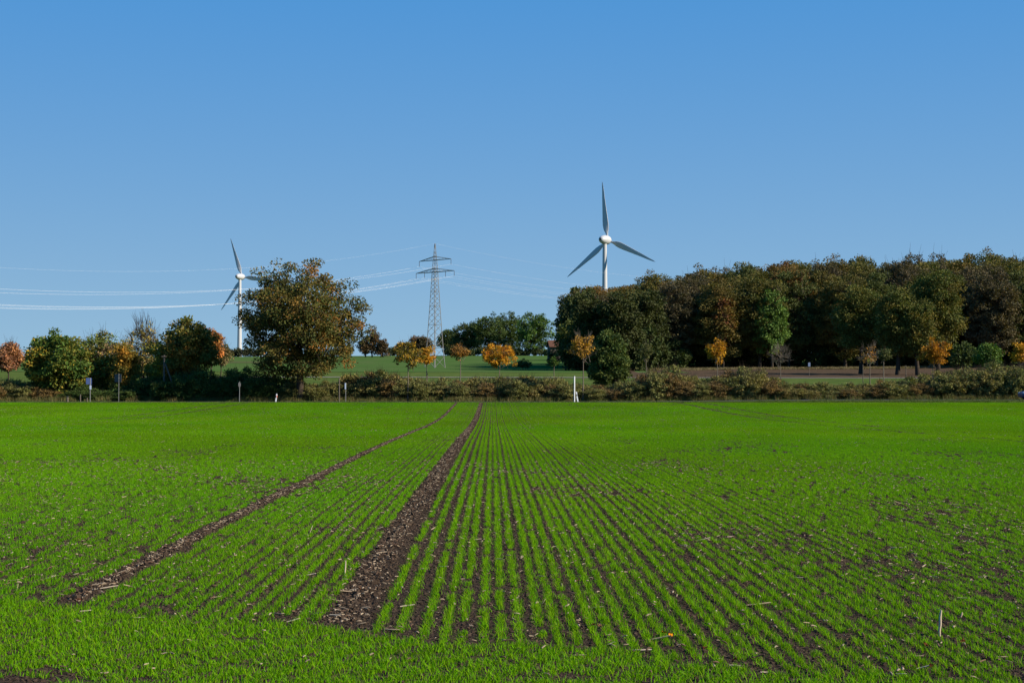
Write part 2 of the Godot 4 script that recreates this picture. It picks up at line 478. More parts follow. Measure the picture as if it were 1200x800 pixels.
# 0 thick crop .. 1 thin patch
func thin(x: float, d: float) -> float:
	var n := patchy.get_noise_2d(across(x, d) * 2.2, d * 0.9)
	var t := smoothstep(0.16, 0.5, n)
	t = maxf(t, 0.85 * smoothstep(2.2, 0.4, absf(d - 37.0 - 0.35 * x) ) * smoothstep(-6.0, -9.0, x))
	t = maxf(t, smoothstep(0.75, 0.25, Vector2((x + 2.95) * 0.6, d - 8.45).length()))
	return clampf(t, 0.0, 1.0)
func crop() -> void:
	var holder := Node3D.new()
	holder.name = "wheat_seedlings"
	add_child(holder)
	tag(holder, "short bright green wheat seedlings standing in drilled rows", "wheat", "", "stuff")
	# [from, to, segment length, rows, blades, height, width, segments, variants]
	var bands := [[4.0, 22.0, 0.25, 1, 100, 0.068, 0.0054, 4, 8], [22.0, 50.0, 0.25, 1, 84, 0.07, 0.0072, 3, 6], [50.0, 132.0, 0.5, 1, 100, 0.072, 0.0115, 2, 5]]
	for bi in bands.size():
		var a: Array = bands[bi]
		var variants: int = a[8]
		var places := []
		var cols := []
		for k in variants: places.append([]); cols.append([])
		rng.seed = 400 + bi
		var step: float = a[2]
		var rows: int = a[3]
		var reach := 0.36 * float(a[1]) + 5.0
		var u := -reach - 2.0
		var idx := int(floor(u / (ROW_GAP * rows)))
		while idx * ROW_GAP * rows < reach + 4.0:
			u = idx * ROW_GAP * rows + (0.0625 if rows == 1 else 0.125)
			var row_jit := 0.018 * sin(idx * 12.9898) + 0.01 * sin(idx * 4.1)
			idx += 1
			var gone := false
			var edge := 0.0
			for t in TRACKS:
				if absf(u - t[0]) < t[1] + 0.03: gone = true
				elif absf(u - t[0]) < t[1] + 0.15: edge = 0.1
			if rows == 1 and (absf(u + 0.56) < 0.06): gone = true
			if gone: continue
			if rows == 1:
				for e in [-0.5625, 1.5]:
					if absf(u - e) < 0.14: row_jit = (0.035 if e < 0 else -0.014) * (signf(e - u))
			var v: float = a[0]
			while v < a[1]:
				var d := v + step * 0.5
				v += step
				var x := u + row_jit + ROW_TURN * d
				if absf(x) > 0.36 * d + 4.0 or headland(x, d): continue
				var tn := thin(x, d)
				if rng.randf() < (0.05 if bi == 0 else 0.085) + 0.17 * tn + edge: continue
				var k := rng.randi() % variants
				var grow_ := (0.9 + 0.22 * patchy.get_noise_2d(x * 3.0 + 90.0, d * 3.0)) * rng.randf_range(0.85, 1.15) * (1.0 - 0.3 * tn)
				var bs := Basis(Vector3.UP, -ROW_TURN * -1.0 + (PI if rng.randf() < 0.5 else 0.0) + rng.randf_range(-0.03, 0.03)).scaled(Vector3(1.0, grow_, 1.0))
				places[k].append(Transform3D(bs, Vector3(x + rng.randf_range(-1.0, 1.0) * (0.008 + 0.026 * smoothstep(1.8, 5.0, absf(u - 0.3))), land(x, d), -d)))
				var w := 1.0 + 0.2 * patchy.get_noise_2d(x * 0.7 - 40.0, d * 0.35) + rng.randf_range(-0.08, 0.08)
				cols[k].append(Color(w * (1.0 + 0.2 * patchy.get_noise_2d(x * 0.5, d * 0.3 + 70.0)), w, w))
		for k in variants:
			many("seedling_row", row_mesh(step, rows, a[4], a[5], a[6], a[7], 31 + bi * 10 + k), mat.wheat, places[k], cols[k], holder)
	# the headland was drilled along the edge of the field
	var places := [[], [], []]
	var cols := [[], [], []]
	rng.seed = 77
	var along := Vector2(1.0, -0.458).normalized()
	var off := Vector2(-along.y, along.x)
	if off.y > 0: off = -off
	for r in 84:
		for s in 120:
			var p := Vector2(0.0, 9.49) + along * (s * 0.25 - 15.0) + off * (r * 0.085 - 0.15)
			if p.y < 2.5 or not headland(p.x, p.y): continue
			if rng.randf() < 0.03 + 0.85 * smoothstep(0.6, 0.1, Vector2((p.x + 2.9) * 0.8, p.y - 8.35).length()): continue
			var k := rng.randi() % 3
			var bs := Basis(Vector3.UP, atan2(along.x, -along.y) + rng.randf_range(-0.12, 0.12)).scaled(Vector3(1.2, rng.randf_range(0.85, 1.2), 1.0))
			places[k].append(Transform3D(bs, Vector3(p.x + rng.randf_range(-0.02, 0.02), land(p.x, p.y), -p.y + rng.randf_range(-0.03, 0.03))))
			var w := rng.randf_range(0.95, 1.15)
			cols[k].append(Color(w * 1.05, w, w))
	for k in 3: many("seedling_row", row_mesh(0.25, 1, 100, 0.06, 0.0052, 4, 91 + k), mat.wheat, places[k], cols[k], holder)

func clod_mesh(seed_: int) -> ArrayMesh:
	rng.seed = seed_
	var p := PackedVector3Array()
	for k in 16:
		var q := ball().normalized()
		p.append(Vector3(q.x * rng.randf_range(0.7, 1.1), q.y * 0.6, q.z * rng.randf_range(0.7, 1.1)))
	return hull(p)
func stalk_mesh(seed_: int, flat: float) -> ArrayMesh:
	rng.seed = seed_
	var b := Buf.new()
	var pts := curve_pts(Vector3(-0.5, 0, 0), Vector3(0, rng.randf_range(-0.04, 0.1), rng.randf_range(-0.08, 0.08)), Vector3(0.5, 0, 0), 4, 0.012)
	tube(b, pts, PackedFloat32Array([0.03, 0.034, 0.038, 0.034, 0.026]), 5, true)
	for k in b.v.size(): b.v[k].y *= flat
	b.c.resize(b.v.size())
	b.c.fill(Color.WHITE)
	return done(b, true)
func litter() -> void:
	var clods := [[], [], []]
	var cc := Node3D.new()
	cc.name = "soil_clods"
	add_child(cc)
	tag(cc, "crumbly dark brown soil clods lying in the wheel tracks and between rows", "soil", "", "stuff")
	rng.seed = 5001
	for t in TRACKS.slice(0, 2):
		var v := 7.5
		while v < 131.0:
			var d := v
			v += 0.0032 * (1.0 + v * 0.06)
			var u: float = t[0] + rng.randfn(0.0, t[1] * 0.8)
			if absf(u - t[0]) > t[1] + 0.07: continue
			var x := u + ROW_TURN * d
			if headland(x, d - 0.2): continue
			var s := 0.006 + 0.018 * pow(rng.randf(), 2.5) * (1.0 + 0.012 * d)
			if rng.randf() < 0.06: s *= 1.9
			var bs := Basis.from_euler(Vector3(rng.randf_range(-0.6, 0.6), rng.randf() * TAU, rng.randf_range(-0.6, 0.6))).scaled(Vector3(s, s * rng.randf_range(0.9, 1.6), s))
			clods[rng.randi() % 3].append(Transform3D(bs, Vector3(x, land(x, d) + s * 0.15, -d)))
	for k in 110000:
		var d := sqrt(rng.randf_range(50.0, 640.0 if k % 2 else 2400.0))
		var x := rng.randf_range(-0.37, 0.37) * d
		var s := rng.randf_range(0.007, 0.02) * (1.0 + 0.012 * d)
		var bs := Basis.from_euler(Vector3(rng.randf_range(-0.6, 0.6), rng.randf() * TAU, 0)).scaled(Vector3(s, s * rng.randf_range(0.6, 1.1), s))
		clods[rng.randi() % 3].append(Transform3D(bs, Vector3(x, land(x, d) + s * 0.15, -d)))
	for k in 3: many("clod", clod_mesh(60 + k), mat.clod, clods[k], [], cc)
	# chopped straw and stubble of the last crop
	var st := Node3D.new()
	st.name = "straw_litter"
	add_child(st)
	tag(st, "scattered pale bits of chopped straw on the soil among the seedlings", "straw", "", "stuff")
	var straw := [[], [], []]
	var cols := [[], [], []]
	rng.seed = 6001
	for k in 36000:
		var d := 0.0
		var x := 0.0
		if k < 3600:
			var t: Array = TRACKS[k % 2]
			d = 8.0 + 122.0 * pow(rng.randf(), 2.2)
			x = t[0] + rng.randfn(0.0, t[1] * 0.6) + ROW_TURN * d
			if headland(x, d - 0.2): continue
		else:
			d = sqrt(rng.randf_range(45.0, 14000.0)) if k < 19000 else sqrt(rng.randf_range(45.0, 1100.0))
			x = rng.randf_range(-0.38, 0.38) * d
			var keep := (0.8 if k < 19000 else 0.38) + 0.5 * thin(x, d)
			if headland(x, d): keep *= 0.25
			if rng.randf() > keep: continue
		var l := rng.randf_range(0.012, 0.045) * (1.0 + 0.006 * d)
		if rng.randf() < 0.08: l *= 1.8
		var thick := rng.randf_range(0.0035, 0.0075) * (1.0 + 0.008 * d) / 0.034
		var bs := Basis.from_euler(Vector3(0, rng.randf() * TAU, rng.randf_range(-0.35, 0.35))) * Basis.from_scale(Vector3(l, thick, thick))
		var j := rng.randi() % 3
		straw[j].append(Transform3D(bs, Vector3(x, land(x, d) + rng.randf_range(0.01, 0.045), -d)))
		var v := rng.randf_range(0.55, 1.15)
		var c := Color(0.28, 0.215, 0.145) if rng.randf() < 0.6 else Color(0.11, 0.066, 0.04)
		cols[j].append(Color(c.r * v, c.g * v, c.b * v))
	for k in 3: many("straw", stalk_mesh(70 + k, 0.7), mat.straw, straw[k], cols[k], st)
	# the longer pieces that the photograph shows one by one: pixel, pixel length, tilt in the picture plane, colour
	var long := [[405, 675, 15, 1.5, 0], [60, 678, 12, 0.5, 0], [20, 681, 9, 0.1, 0], [125, 690, 26, 0.28, 0], [118, 686, 14, 0.1, 0], [153, 688, 12, -0.5, 0], [22, 693, 8, 1.3, 0], [103, 717, 12, 0.1, 0], [165, 725, 10, 0.1, 0], [520, 665, 11, 0.1, 0], [460, 739, 16, 0.0, 0], [478, 711, 15, 0.25, 0], [395, 722, 15, 0.1, 0], [406, 694, 12, -0.2, 0], [415, 692, 9, 0.4, 0], [362, 675, 16, 0.4, 0], [345, 728, 14, 0.5, 0], [772, 749, 22, 0.5, 0], [752, 763, 20, 0.1, 0], [680, 769, 12, 0.0, 0], [716, 755, 8, 0.6, 0], [860, 781, 12, 0.05, 0], [888, 709, 26, 0.18, 0], [895, 789, 10, -0.1, 0], [1054, 791, 11, 0.2, 0], [1080, 783, 15, 0.6, 0], [944, 731, 9, -0.3, 0], [700, 713, 12, 0.3, 0], [824, 633, 14, 0.5, 0], [855, 630, 8, 0.0, 0], [1028, 676, 8, 0.1, 0], [1126, 702, 10, 0.0, 0], [1105, 661, 9, -0.4, 0], [1172, 771, 12, 0.0, 0], [935, 678, 9, 0.0, 0], [153, 557, 9, 0.05, 0], [190, 552, 7, -1.0, 0], [575, 562, 9, 0.9, 0], [445, 620, 8, 0.6, 0], [365, 626, 9, 1.2, 0], [1160, 597, 8, 0.0, 0], [1000, 520, 8, 0.8, 0], [735, 597, 8, 0.5, 0], [637, 708, 7, 0.9, 0], [560, 633, 8, 0.1, 0], [925, 622, 7, 0.2, 0], [1075, 770, 9, 0.0, 0], [250, 531, 7, 0.5, 0], [800, 640, 7, 0.4, 0], [610, 655, 7, 0.6, 0]]
	rng.seed = 808
	var shapes := [stalk_mesh(81, 0.6), stalk_mesh(82, 0.7), stalk_mesh(83, 0.5)]
	for a in long:
		var py: float = a[1]
		var d := 9.0
		for k in 12: d = F * (EYE - profile(d)) / (py - HORIZON)
		var x := px_x(a[0], d)
		var l: float = a[2] * d / F * 1.15
		var steep: float = a[3]
		var o := part("straw_stalk", shapes[rng.randi() % 3], mat.straw_pale if rng.randf() < 0.6 else mat.straw_tan, self)
		var thick := clampf(l * 0.07, 0.005, 0.009) / 0.034
		var up := steep if absf(steep) > 0.8 else steep * 0.5
		o.basis = Basis.from_euler(Vector3(0, rng.randf_range(-0.5, 0.5), up)) * Basis.from_scale(Vector3(l, thick, thick))
		o.position = Vector3(x, land(x, d) + 0.012 + (absf(sin(up)) * l * 0.5 if absf(up) > 0.4 else 0.008), -d)
		tag(o, "long pale broken straw stalk lying on the wheat field", "straw", "straw stalks lying on the field")
	var upright := part("upright_stalk", stalk_mesh(84, 0.8), mat.straw_pale, self)
	var dd := 9.9
	upright.basis = Basis.from_euler(Vector3(0, 0.2, 1.5)) * Basis.from_scale(Vector3(0.19, 0.33, 0.33))
	upright.position = Vector3(px_x(1100, dd), land(3.0, dd) + 0.085, -dd)
	tag(upright, "single white dead stalk standing upright among the wheat seedlings", "straw")
	for a in [[785, 748, 0], [777, 745, 0], [1082, 759, 1], [1126, 755, 1], [676, 684, 1], [826, 763, 1], [94, 706, 1], [860, 777, 1], [1118, 784, 1], [695, 736, 2], [702, 737, 2], [465, 641, 2], [1090, 784, 1], [424, 694, 2]]:
		var py: float = a[1]
		var d := 9.0
		for k in 12: d = F * (EYE - profile(d)) / (py - HORIZON)
		var x := px_x(a[0], d)
		var b := Buf.new()
		var lobesn := 5
		b.v.append(Vector3(0, 0.004, 0)); b.c.append(Color.WHITE)
		for k in 20:
			var ang := TAU * k / 20
			var rr := 0.02 * (0.62 + 0.38 * absf(cos(ang * lobesn * 0.5))) * rng.randf_range(0.9, 1.1)
			b.v.append(Vector3(cos(ang) * rr, rng.randf_range(0.0, 0.014), sin(ang) * rr)); b.c.append(Color.WHITE)
		for k in 20: b.i.append_array([0, 1 + k, 1 + (k + 1) % 20])
		var kind: int = a[2]
		var o := part("fallen_leaf", done(b, true), [mat.leaf_gold, mat.leaf_red, mat.leaf_brown][kind], self)
		o.rotation = Vector3(rng.randf_range(0.2, 0.6), rng.randf() * TAU, 0)
		o.position = Vector3(x, land(x, d) + 0.03, -d)
		tag(o, ["small golden yellow fallen leaf lying among wheat rows", "small rust red fallen leaf lying among wheat rows", "small brown fallen leaf lying in the bare soil"][kind], "leaf", ["golden fallen leaves on the field", "rust red fallen leaves on the field", "brown fallen leaves on the field"][kind])

# ---------------------------------------------------------------- setting
func setting() -> void:
	var deep := func(x: float, d: float) -> float: return land(x, d) - 0.5 * (1.0 - smoothstep(131.2, 133.2, d))
	var ds := PackedFloat32Array()
	ds.append_array(steps(-3000, -200, 400)); ds.append_array(steps(-120, 120, 20)); ds.append_array(steps(128, 236, 1.5)); ds.append_array(steps(242, 620, 6)); ds.append_array(steps(640, 1300, 25)); ds.append_array(steps(1500, 8000, 500))
	var b := Buf.new()
	var nx := 160
	for d in ds:
		for k in nx + 1:
			var s := lerpf(-1, 1, float(k) / nx)
			var x := 260.0 * s + 6500.0 * pow(absf(s), 5.0) * signf(s)
			b.v.append(Vector3(x, deep.call(x, d), -d))
	for r in ds.size() - 1:
		for k in nx:
			var p := r * (nx + 1) + k
			b.i.append_array([p, p + nx + 1, p + 1, p + 1, p + nx + 1, p + nx + 2])
	smooth(b)
	var g := part("ground", done(b), mat.meadow, self)
	tag(g, "green meadow land rising gently behind the hedge", "ground", "", "structure")
	var f := part("field", sheet(-110, 110, 44, steps(-40, 132.6, 1.0), func(x, d): return land(x, d)), mat.soil, self)
	tag(f, "dark brown soil of the sown wheat field", "field", "", "structure")
	var road := part("road", sheet(-420, 420, 210, steps(138.2, 144.4, 1.55), func(x, d): return land(x, d) + 0.05 - 0.004 * absf(d - 141.3)), mat.asphalt, self)
	tag(road, "grey asphalt country road crossing behind the wheat field", "road", "", "structure")
	var path := part("path", sheet(-60, 110, 85, steps(0, 3.2, 1.0), func(x, d): return land(x, 214.0 + d - 0.03 * x) + 0.06), mat.gravel, self)
	for_sheet_shift(path, func(x): return 214.0 - 0.03 * x)
	tag(path, "pale gravel farm track along the green meadow", "path", "", "structure")
	var margin_at := func(x: float) -> float: return 317.0 - 26.0 * smoothstep(60.0, 25.0, x) * smoothstep(0.0, 20.0, x) + 5.0 * sin(x * 0.07)
	var margin := part("field_margin", sheet(14, 150, 68, steps(0, 4.0, 1.0), func(x, d): return land(x, margin_at.call(x) + d) + 0.12), mat.dry_grass, self)
	for_sheet_shift(margin, margin_at)
	tag(margin, "pale dry grass strip between the ploughed land and the wood", "field margin", "", "structure")
	var plough := part("ploughed_field", sheet(16, 130, 57, steps(0, 1, 0.05), func(x, d): return land(x, lerpf(216.0, margin_at.call(x) - 0.3, d)) + 0.05 + 0.05 * sin(d * 500.0 + x)), mat.plough, self)
	for_sheet_lerp(plough, func(_x): return 216.0, func(x): return margin_at.call(x) - 0.3)
	tag(plough, "dark brown ploughed field in front of the wood", "field", "", "structure")
	var crop_far := part("far_field", sheet(-330, 34, 91, steps(262, 640, 7), func(x, d): return land(x, d) + 0.05), mat.winter_crop, self)
	tag(crop_far, "dull green sown field climbing to the ridge", "field", "", "structure")
	var strip := part("far_field_strip", sheet(-330, -60, 91, steps(420, 470, 7), func(x, d): return land(x, d) + 0.1), mat.stubble, self)
	tag(strip, "brownish green band across the far field", "field", "", "structure")
# sheet() lays its rows at z = -d; these move each vertex to its own distance
func for_sheet_shift(o: MeshInstance3D, at: Callable) -> void:
	remake(o, func(v: Vector3) -> Vector3: return Vector3(v.x, v.y, v.z - at.call(v.x)))
func for_sheet_lerp(o: MeshInstance3D, near: Callable, far: Callable) -> void:
	remake(o, func(v: Vector3) -> Vector3: return Vector3(v.x, v.y, -lerpf(near.call(v.x), far.call(v.x), -v.z)))
func remake(o: MeshInstance3D, move: Callable) -> void:
	var a := (o.mesh as ArrayMesh).surface_get_arrays(0)
	var b := Buf.new()
	b.v = a[Mesh.ARRAY_VERTEX]
	b.i = a[Mesh.ARRAY_INDEX]
	for k in b.v.size(): b.v[k] = move.call(b.v[k])
	smooth(b)
	o.mesh = done(b)

func verge() -> void:
	var holder := Node3D.new()
	holder.name = "verge_grass"
	add_child(holder)
	tag(holder, "rough olive grass along both sides of the country road", "grass", "", "stuff")
	for kind in 2:
		rng.seed = 300 + kind
		var b := Buf.new()
		for k in 60:
			var a := rng.randf() * TAU
			var v := rng.randf_range(0.7, 1.3)
			var col := Color(0.075 * v, 0.105 * v, 0.02 * v) if kind == 0 or rng.randf() < 0.35 else Color(0.15 * v, 0.125 * v, 0.05 * v)
			blade(b, Vector3(rng.randfn(0, 0.22), -0.03, rng.randfn(0, 0.22)), Vector3(cos(a), 0, sin(a)) * rng.randf_range(0.1, 0.7), (0.22 if kind == 0 else 0.6) * rng.randf_range(0.6, 1.2), 0.022, 3, col)
		var places := []
		var count := 5200 if kind == 0 else 1500
		for k in count:
			var d := rng.randf_range(132.8, 137.8) if kind == 0 else rng.randf_range(145.0, 147.5)
			if kind == 0 and rng.randf() < 0.3: d = rng.randf_range(144.8, 150.0)
			if kind == 1 and rng.randf() < 0.25: d = rng.randf_range(153.0, 158.0)
			var x := rng.randf_range(-0.42, 0.42) * d
			places.append(Transform3D(Basis(Vector3.UP, rng.randf() * TAU).scaled(Vector3.ONE * rng.randf_range(0.6, 1.25) * (0.7 if kind == 0 and d < 138 else 1.0)), Vector3(x, land(x, d), -d)))
		many(["short_grass", "dry_grass"][kind], done(b, true), mat.leaf, places, [], holder)
	# the margin of dry grass in front of the wood
	rng.seed = 311
	var b2 := Buf.new()
	for k in 40:
		var a := rng.randf() * TAU
		var v := rng.randf_range(0.7, 1.25)
		blade(b2, Vector3(rng.randfn(0, 0.3), -0.05, rng.randfn(0, 0.3)), Vector3(cos(a), 0, sin(a)) * rng.randf_range(0.1, 0.8), 0.7 * rng.randf_range(0.5, 1.2), 0.05, 3, Color(0.2 * v, 0.165 * v, 0.09 * v))
	var places2 := []
	for k in 900:
		var x := rng.randf_range(24.0, 135.0)
		var d := 317.0 - 26.0 * smoothstep(60.0, 25.0, x) * smoothstep(0.0, 20.0, x) + 5.0 * sin(x * 0.07) + rng.randf_range(0.0, 5.0)
		places2.append(Transform3D(Basis(Vector3.UP, rng.randf() * TAU), Vector3(x, land(x, d), -d)))
	many("dry_grass", done(b2, true), mat.leaf, places2, [], holder)

# ---------------------------------------------------------------- turbines
func turbine(px: float, d: float, hub_py: float, phase: float, turn: float, label: String) -> void:
	var x := px_x(px, d)
	var y0 := land(x, d)
	var hub := px_y(hub_py, d) - y0
	var t := thing("wind_turbine", label, "wind turbine", Vector3(x, y0, -d), 0.0, "wind turbines")
	var b := Buf.new()
	var pts := PackedVector3Array()
	var rad := PackedFloat32Array()
	for k in 9:
		pts.append(Vector3(0, lerpf(-1.0, hub - 1.6, k / 8.0), 0))
		rad.append(lerpf(2.15, 1.2, pow(k / 8.0, 0.85)))
	tube(b, pts, rad, 32)
	part("tower", done(b), mat.white_paint, t)
	var yaw := deg_to_rad(-turn)          # the rotor looks away from the road, the tail towards it
	var axis := Vector3(sin(-yaw), 0, -cos(yaw))
	var lathe := func(profile_: Array) -> ArrayMesh:
		var bb := Buf.new()
		var p := PackedVector3Array()
		var r := PackedFloat32Array()
		for q in profile_:
			p.append(axis * q[0])
			r.append(q[1])
		tube(bb, p, r, 28)
		smooth(bb)
		return done(bb)
	var nac := part("nacelle", lathe.call([[-5.0, 0.02], [-4.95, 0.7], [-4.7, 1.15], [-4.2, 1.6], [-3.2, 2.1], [-1.8, 2.5], [-0.4, 2.7], [1.0, 2.75], [2.0, 2.7]]), mat.white_paint, t, Vector3(0, hub, 0))
	part("vent", lathe.call([[-5.25, 0.02], [-5.22, 0.62], [-5.0, 0.72], [-4.7, 0.72]]), mat.vent_dark, nac)
	var spin := part("spinner", lathe.call([[2.06, 2.5], [2.1, 2.66], [3.0, 2.6], [4.0, 2.25], [4.8, 1.7], [5.4, 1.0], [5.65, 0.4], [5.7, 0.02]]), mat.white_paint, t, Vector3(0, hub, 0))
	spin.set_meta("label", "rounded nose cone of the rotor")
	var right := axis.cross(Vector3.UP).normalized()
	if right.x < 0: right = -right
	for k in 3:
		var a := deg_to_rad(phase + 120.0 * k)
		var out := right * cos(a) + Vector3.UP * sin(a)
		var tang := axis.cross(out).normalized()
		var bb := Buf.new()
		var secs := [[1.6, 0.85, 0.85, 0.0], [3.0, 0.85, 0.85, 0.0], [4.6, 1.35, 0.75, 14.0], [6.5, 2.3, 0.62, 13.0], [9.0, 2.75, 0.5, 10.0], [12.0, 2.6, 0.42, 8.0], [16.0, 2.2, 0.34, 6.0], [20.0, 1.8, 0.27, 4.0], [25.0, 1.35, 0.2, 2.0], [30.0, 0.9, 0.13, 1.0], [33.5, 0.5, 0.07, 0.0], [35.0, 0.12, 0.03, 0.0]]
		var ring := 14
		for s in secs:
			var tw := deg_to_rad(s[3])
			var ch := tang * cos(tw) + axis * sin(tw)
			var th := out.cross(ch).normalized()
			for q in ring:
				var ang := TAU * q / ring
				var along: float = cos(ang)
				var fat: float = sin(ang) * (1.0 - 0.45 * along if s[1] > 1.0 else 1.0)
				var shift: float = 0.0 if s[1] < 1.0 else -0.12 * s[1]
				bb.v.append(axis * 3.3 + out * s[0] + ch * (along * s[1] * 0.5 * 1.35 + shift) + th * fat * s[2] * 0.5)
		for s in secs.size() - 1:
			for q in ring:
				var p := s * ring + q
				var p2 := s * ring + (q + 1) % ring
				bb.i.append_array([p, p + ring, p2, p2, p + ring, p2 + ring])
		smooth(bb)
		var facing := 0
		for q in bb.n.size():
			var c := axis * 3.3 + out * (bb.v[q] - axis * 3.3).dot(out)
			facing += 1 if bb.n[q].dot(bb.v[q] - c) > 0 else -1
		if facing < 0:
			bb.i.reverse()
			smooth(bb)
		part("blade", done(bb), mat.white_paint, t, Vector3(0, hub, 0))

# ---------------------------------------------------------------- pylon and wires
var hang := []
func pylon() -> void:
	var d := 340.0
	var x := px_x(509.5, d)
	var y0 := land(x, d)
	var top := px_y(285, d) - y0
	var y_up := px_y(304.5, d) - y0
	var y_low := px_y(318.5, d) - y0
	var line := Vector3(-141.6, 0, 150.0).normalized()
	var arm := Vector3(line.z, 0, -line.x)
	var t := thing("lattice_pylon", "tall grey steel lattice pylon with two crossarms in the green field", "pylon", Vector3(x, y0, -d))
	var dirs := [line + arm, line - arm, -line - arm, -line + arm]
	var half := func(y: float) -> float:
		if y < y_low: return lerpf(1.75, 0.5, pow(y / y_low, 0.8))
		return lerpf(0.5, 0.06, (y - y_low) / (top - y_low))
	var levels := [0.0]
	var y := 0.0
	while y < top - 1.2:
		y += maxf(0.85, 1.45 * half.call(y))
		levels.append(minf(y, top))
	levels[levels.size() - 1] = top
	for k in 4:
		var b := Buf.new()
		var pts := PackedVector3Array()
		var rad := PackedFloat32Array()
		for l in levels:
			pts.append(dirs[k] * half.call(l) + Vector3(0, l - (0.3 if l == 0.0 else 0.0), 0))
			rad.append(lerpf(0.1, 0.045, l / top))
		tube(b, pts, rad, 4)
		part("leg", done(b), mat.zinc, t)
	for l in levels.size() - 1:
		var a: float = levels[l]
		var e: float = levels[l + 1]
		for k in 4:
			var p0: Vector3 = dirs[k] * half.call(a) + Vector3(0, a, 0)
			var p1: Vector3 = dirs[(k + 1) % 4] * half.call(a) + Vector3(0, a, 0)
			var q0: Vector3 = dirs[k] * half.call(e) + Vector3(0, e, 0)
			var q1: Vector3 = dirs[(k + 1) % 4] * half.call(e) + Vector3(0, e, 0)
			part("brace", rod(p0, q1, 0.038), mat.zinc, t)
			if a < y_low: part("brace", rod(p1, q0, 0.038), mat.zinc, t)
			if l % 3 == 1 and a < y_low: part("brace", rod(q0, q1, 0.038), mat.zinc, t)
	for spec in [[y_up, 5.5, 0.9], [y_low, 6.6, 0.9]]:
		var ya: float = spec[0]
		var reach: float = spec[1]
		for s in [-1.0, 1.0]:
			var b := Buf.new()
			var tip: Vector3 = arm * s * reach + Vector3(0, ya, 0)
			var w: float = half.call(ya) * 1.2
			for e in [-1.0, 1.0]:
				bar(b, line * e * w + Vector3(0, ya, 0), tip, 0.07)
				bar(b, line * e * w * 0.8 + Vector3(0, ya + spec[2], 0), tip, 0.06)
				for q in 5:
					var f := (q + 0.5) / 5.5
					var f2 := (q + 1.0) / 5.5
					bar(b, (line * e * w + Vector3(0, ya, 0)).lerp(tip, f2), (line * e * w * 0.8 + Vector3(0, ya + spec[2], 0)).lerp(tip, f), 0.035)
			for q in 6:
				var f := q / 6.0
				bar(b, (line * w + Vector3(0, ya, 0)).lerp(tip, f), (-line * w + Vector3(0, ya, 0)).lerp(tip, f + 0.12), 0.035)
			var c := part("crossarm", done(b), mat.steel_green, t)
			for at in ([1.0] if ya == y_up else [1.0, 0.55]):
				var p: Vector3 = arm * s * reach * at + Vector3(0, ya, 0)
				var ib := Buf.new()
				var ip := PackedVector3Array()
				var ir := PackedFloat32Array()
				for q in 13:
					ip.append(p + Vector3(0, -0.05 - 0.1 * q, 0))
					ir.append(0.03 if q % 2 == 0 else 0.08)
				tube(ib, ip, ir, 8)
				part("insulator", done(ib), mat.insulator, c)
				hang.append(Vector3(x, y0, -d) + p + Vector3(0, -1.27, 0))
	hang.append(Vector3(x, y0 + top - 0.03, -d))
	for k in hang.size():
		var from: Vector3 = hang[k]
		var earth: bool = k == hang.size() - 1
		for span in 2:
			var to: Vector3 = from + (Vector3(-141.6, -3.3, 150.0) if span == 0 else Vector3(141.6, 3.9, -150.0))
			var sag := (9.4 if span == 0 else 5.0) * (1.1 if earth else 1.0)
			var b := Buf.new()
			var pts := PackedVector3Array()
			var rad := PackedFloat32Array()
			for q in 41:
				var f := q / 40.0
				pts.append(from.lerp(to, f) - Vector3(0, 4.0 * sag * f * (1.0 - f), 0))
				rad.append(0.006 if earth else (0.013 if span == 0 else 0.008))
			tube(b, pts, rad, 6)
			var w := part("power_line_wire", done(b), mat.wire, self)
			var wh: String = "towards the big autumn oak" if span == 0 else "towards the dark wood"
			tag(w, ("thin earth wire from the pylon tip " if earth else ("bright conductor from the upper pylon crossarm " if k == 0 or k == 1 else "bright conductor from the lower pylon crossarm ")) + wh, "wire", "overhead wires of the pylon")

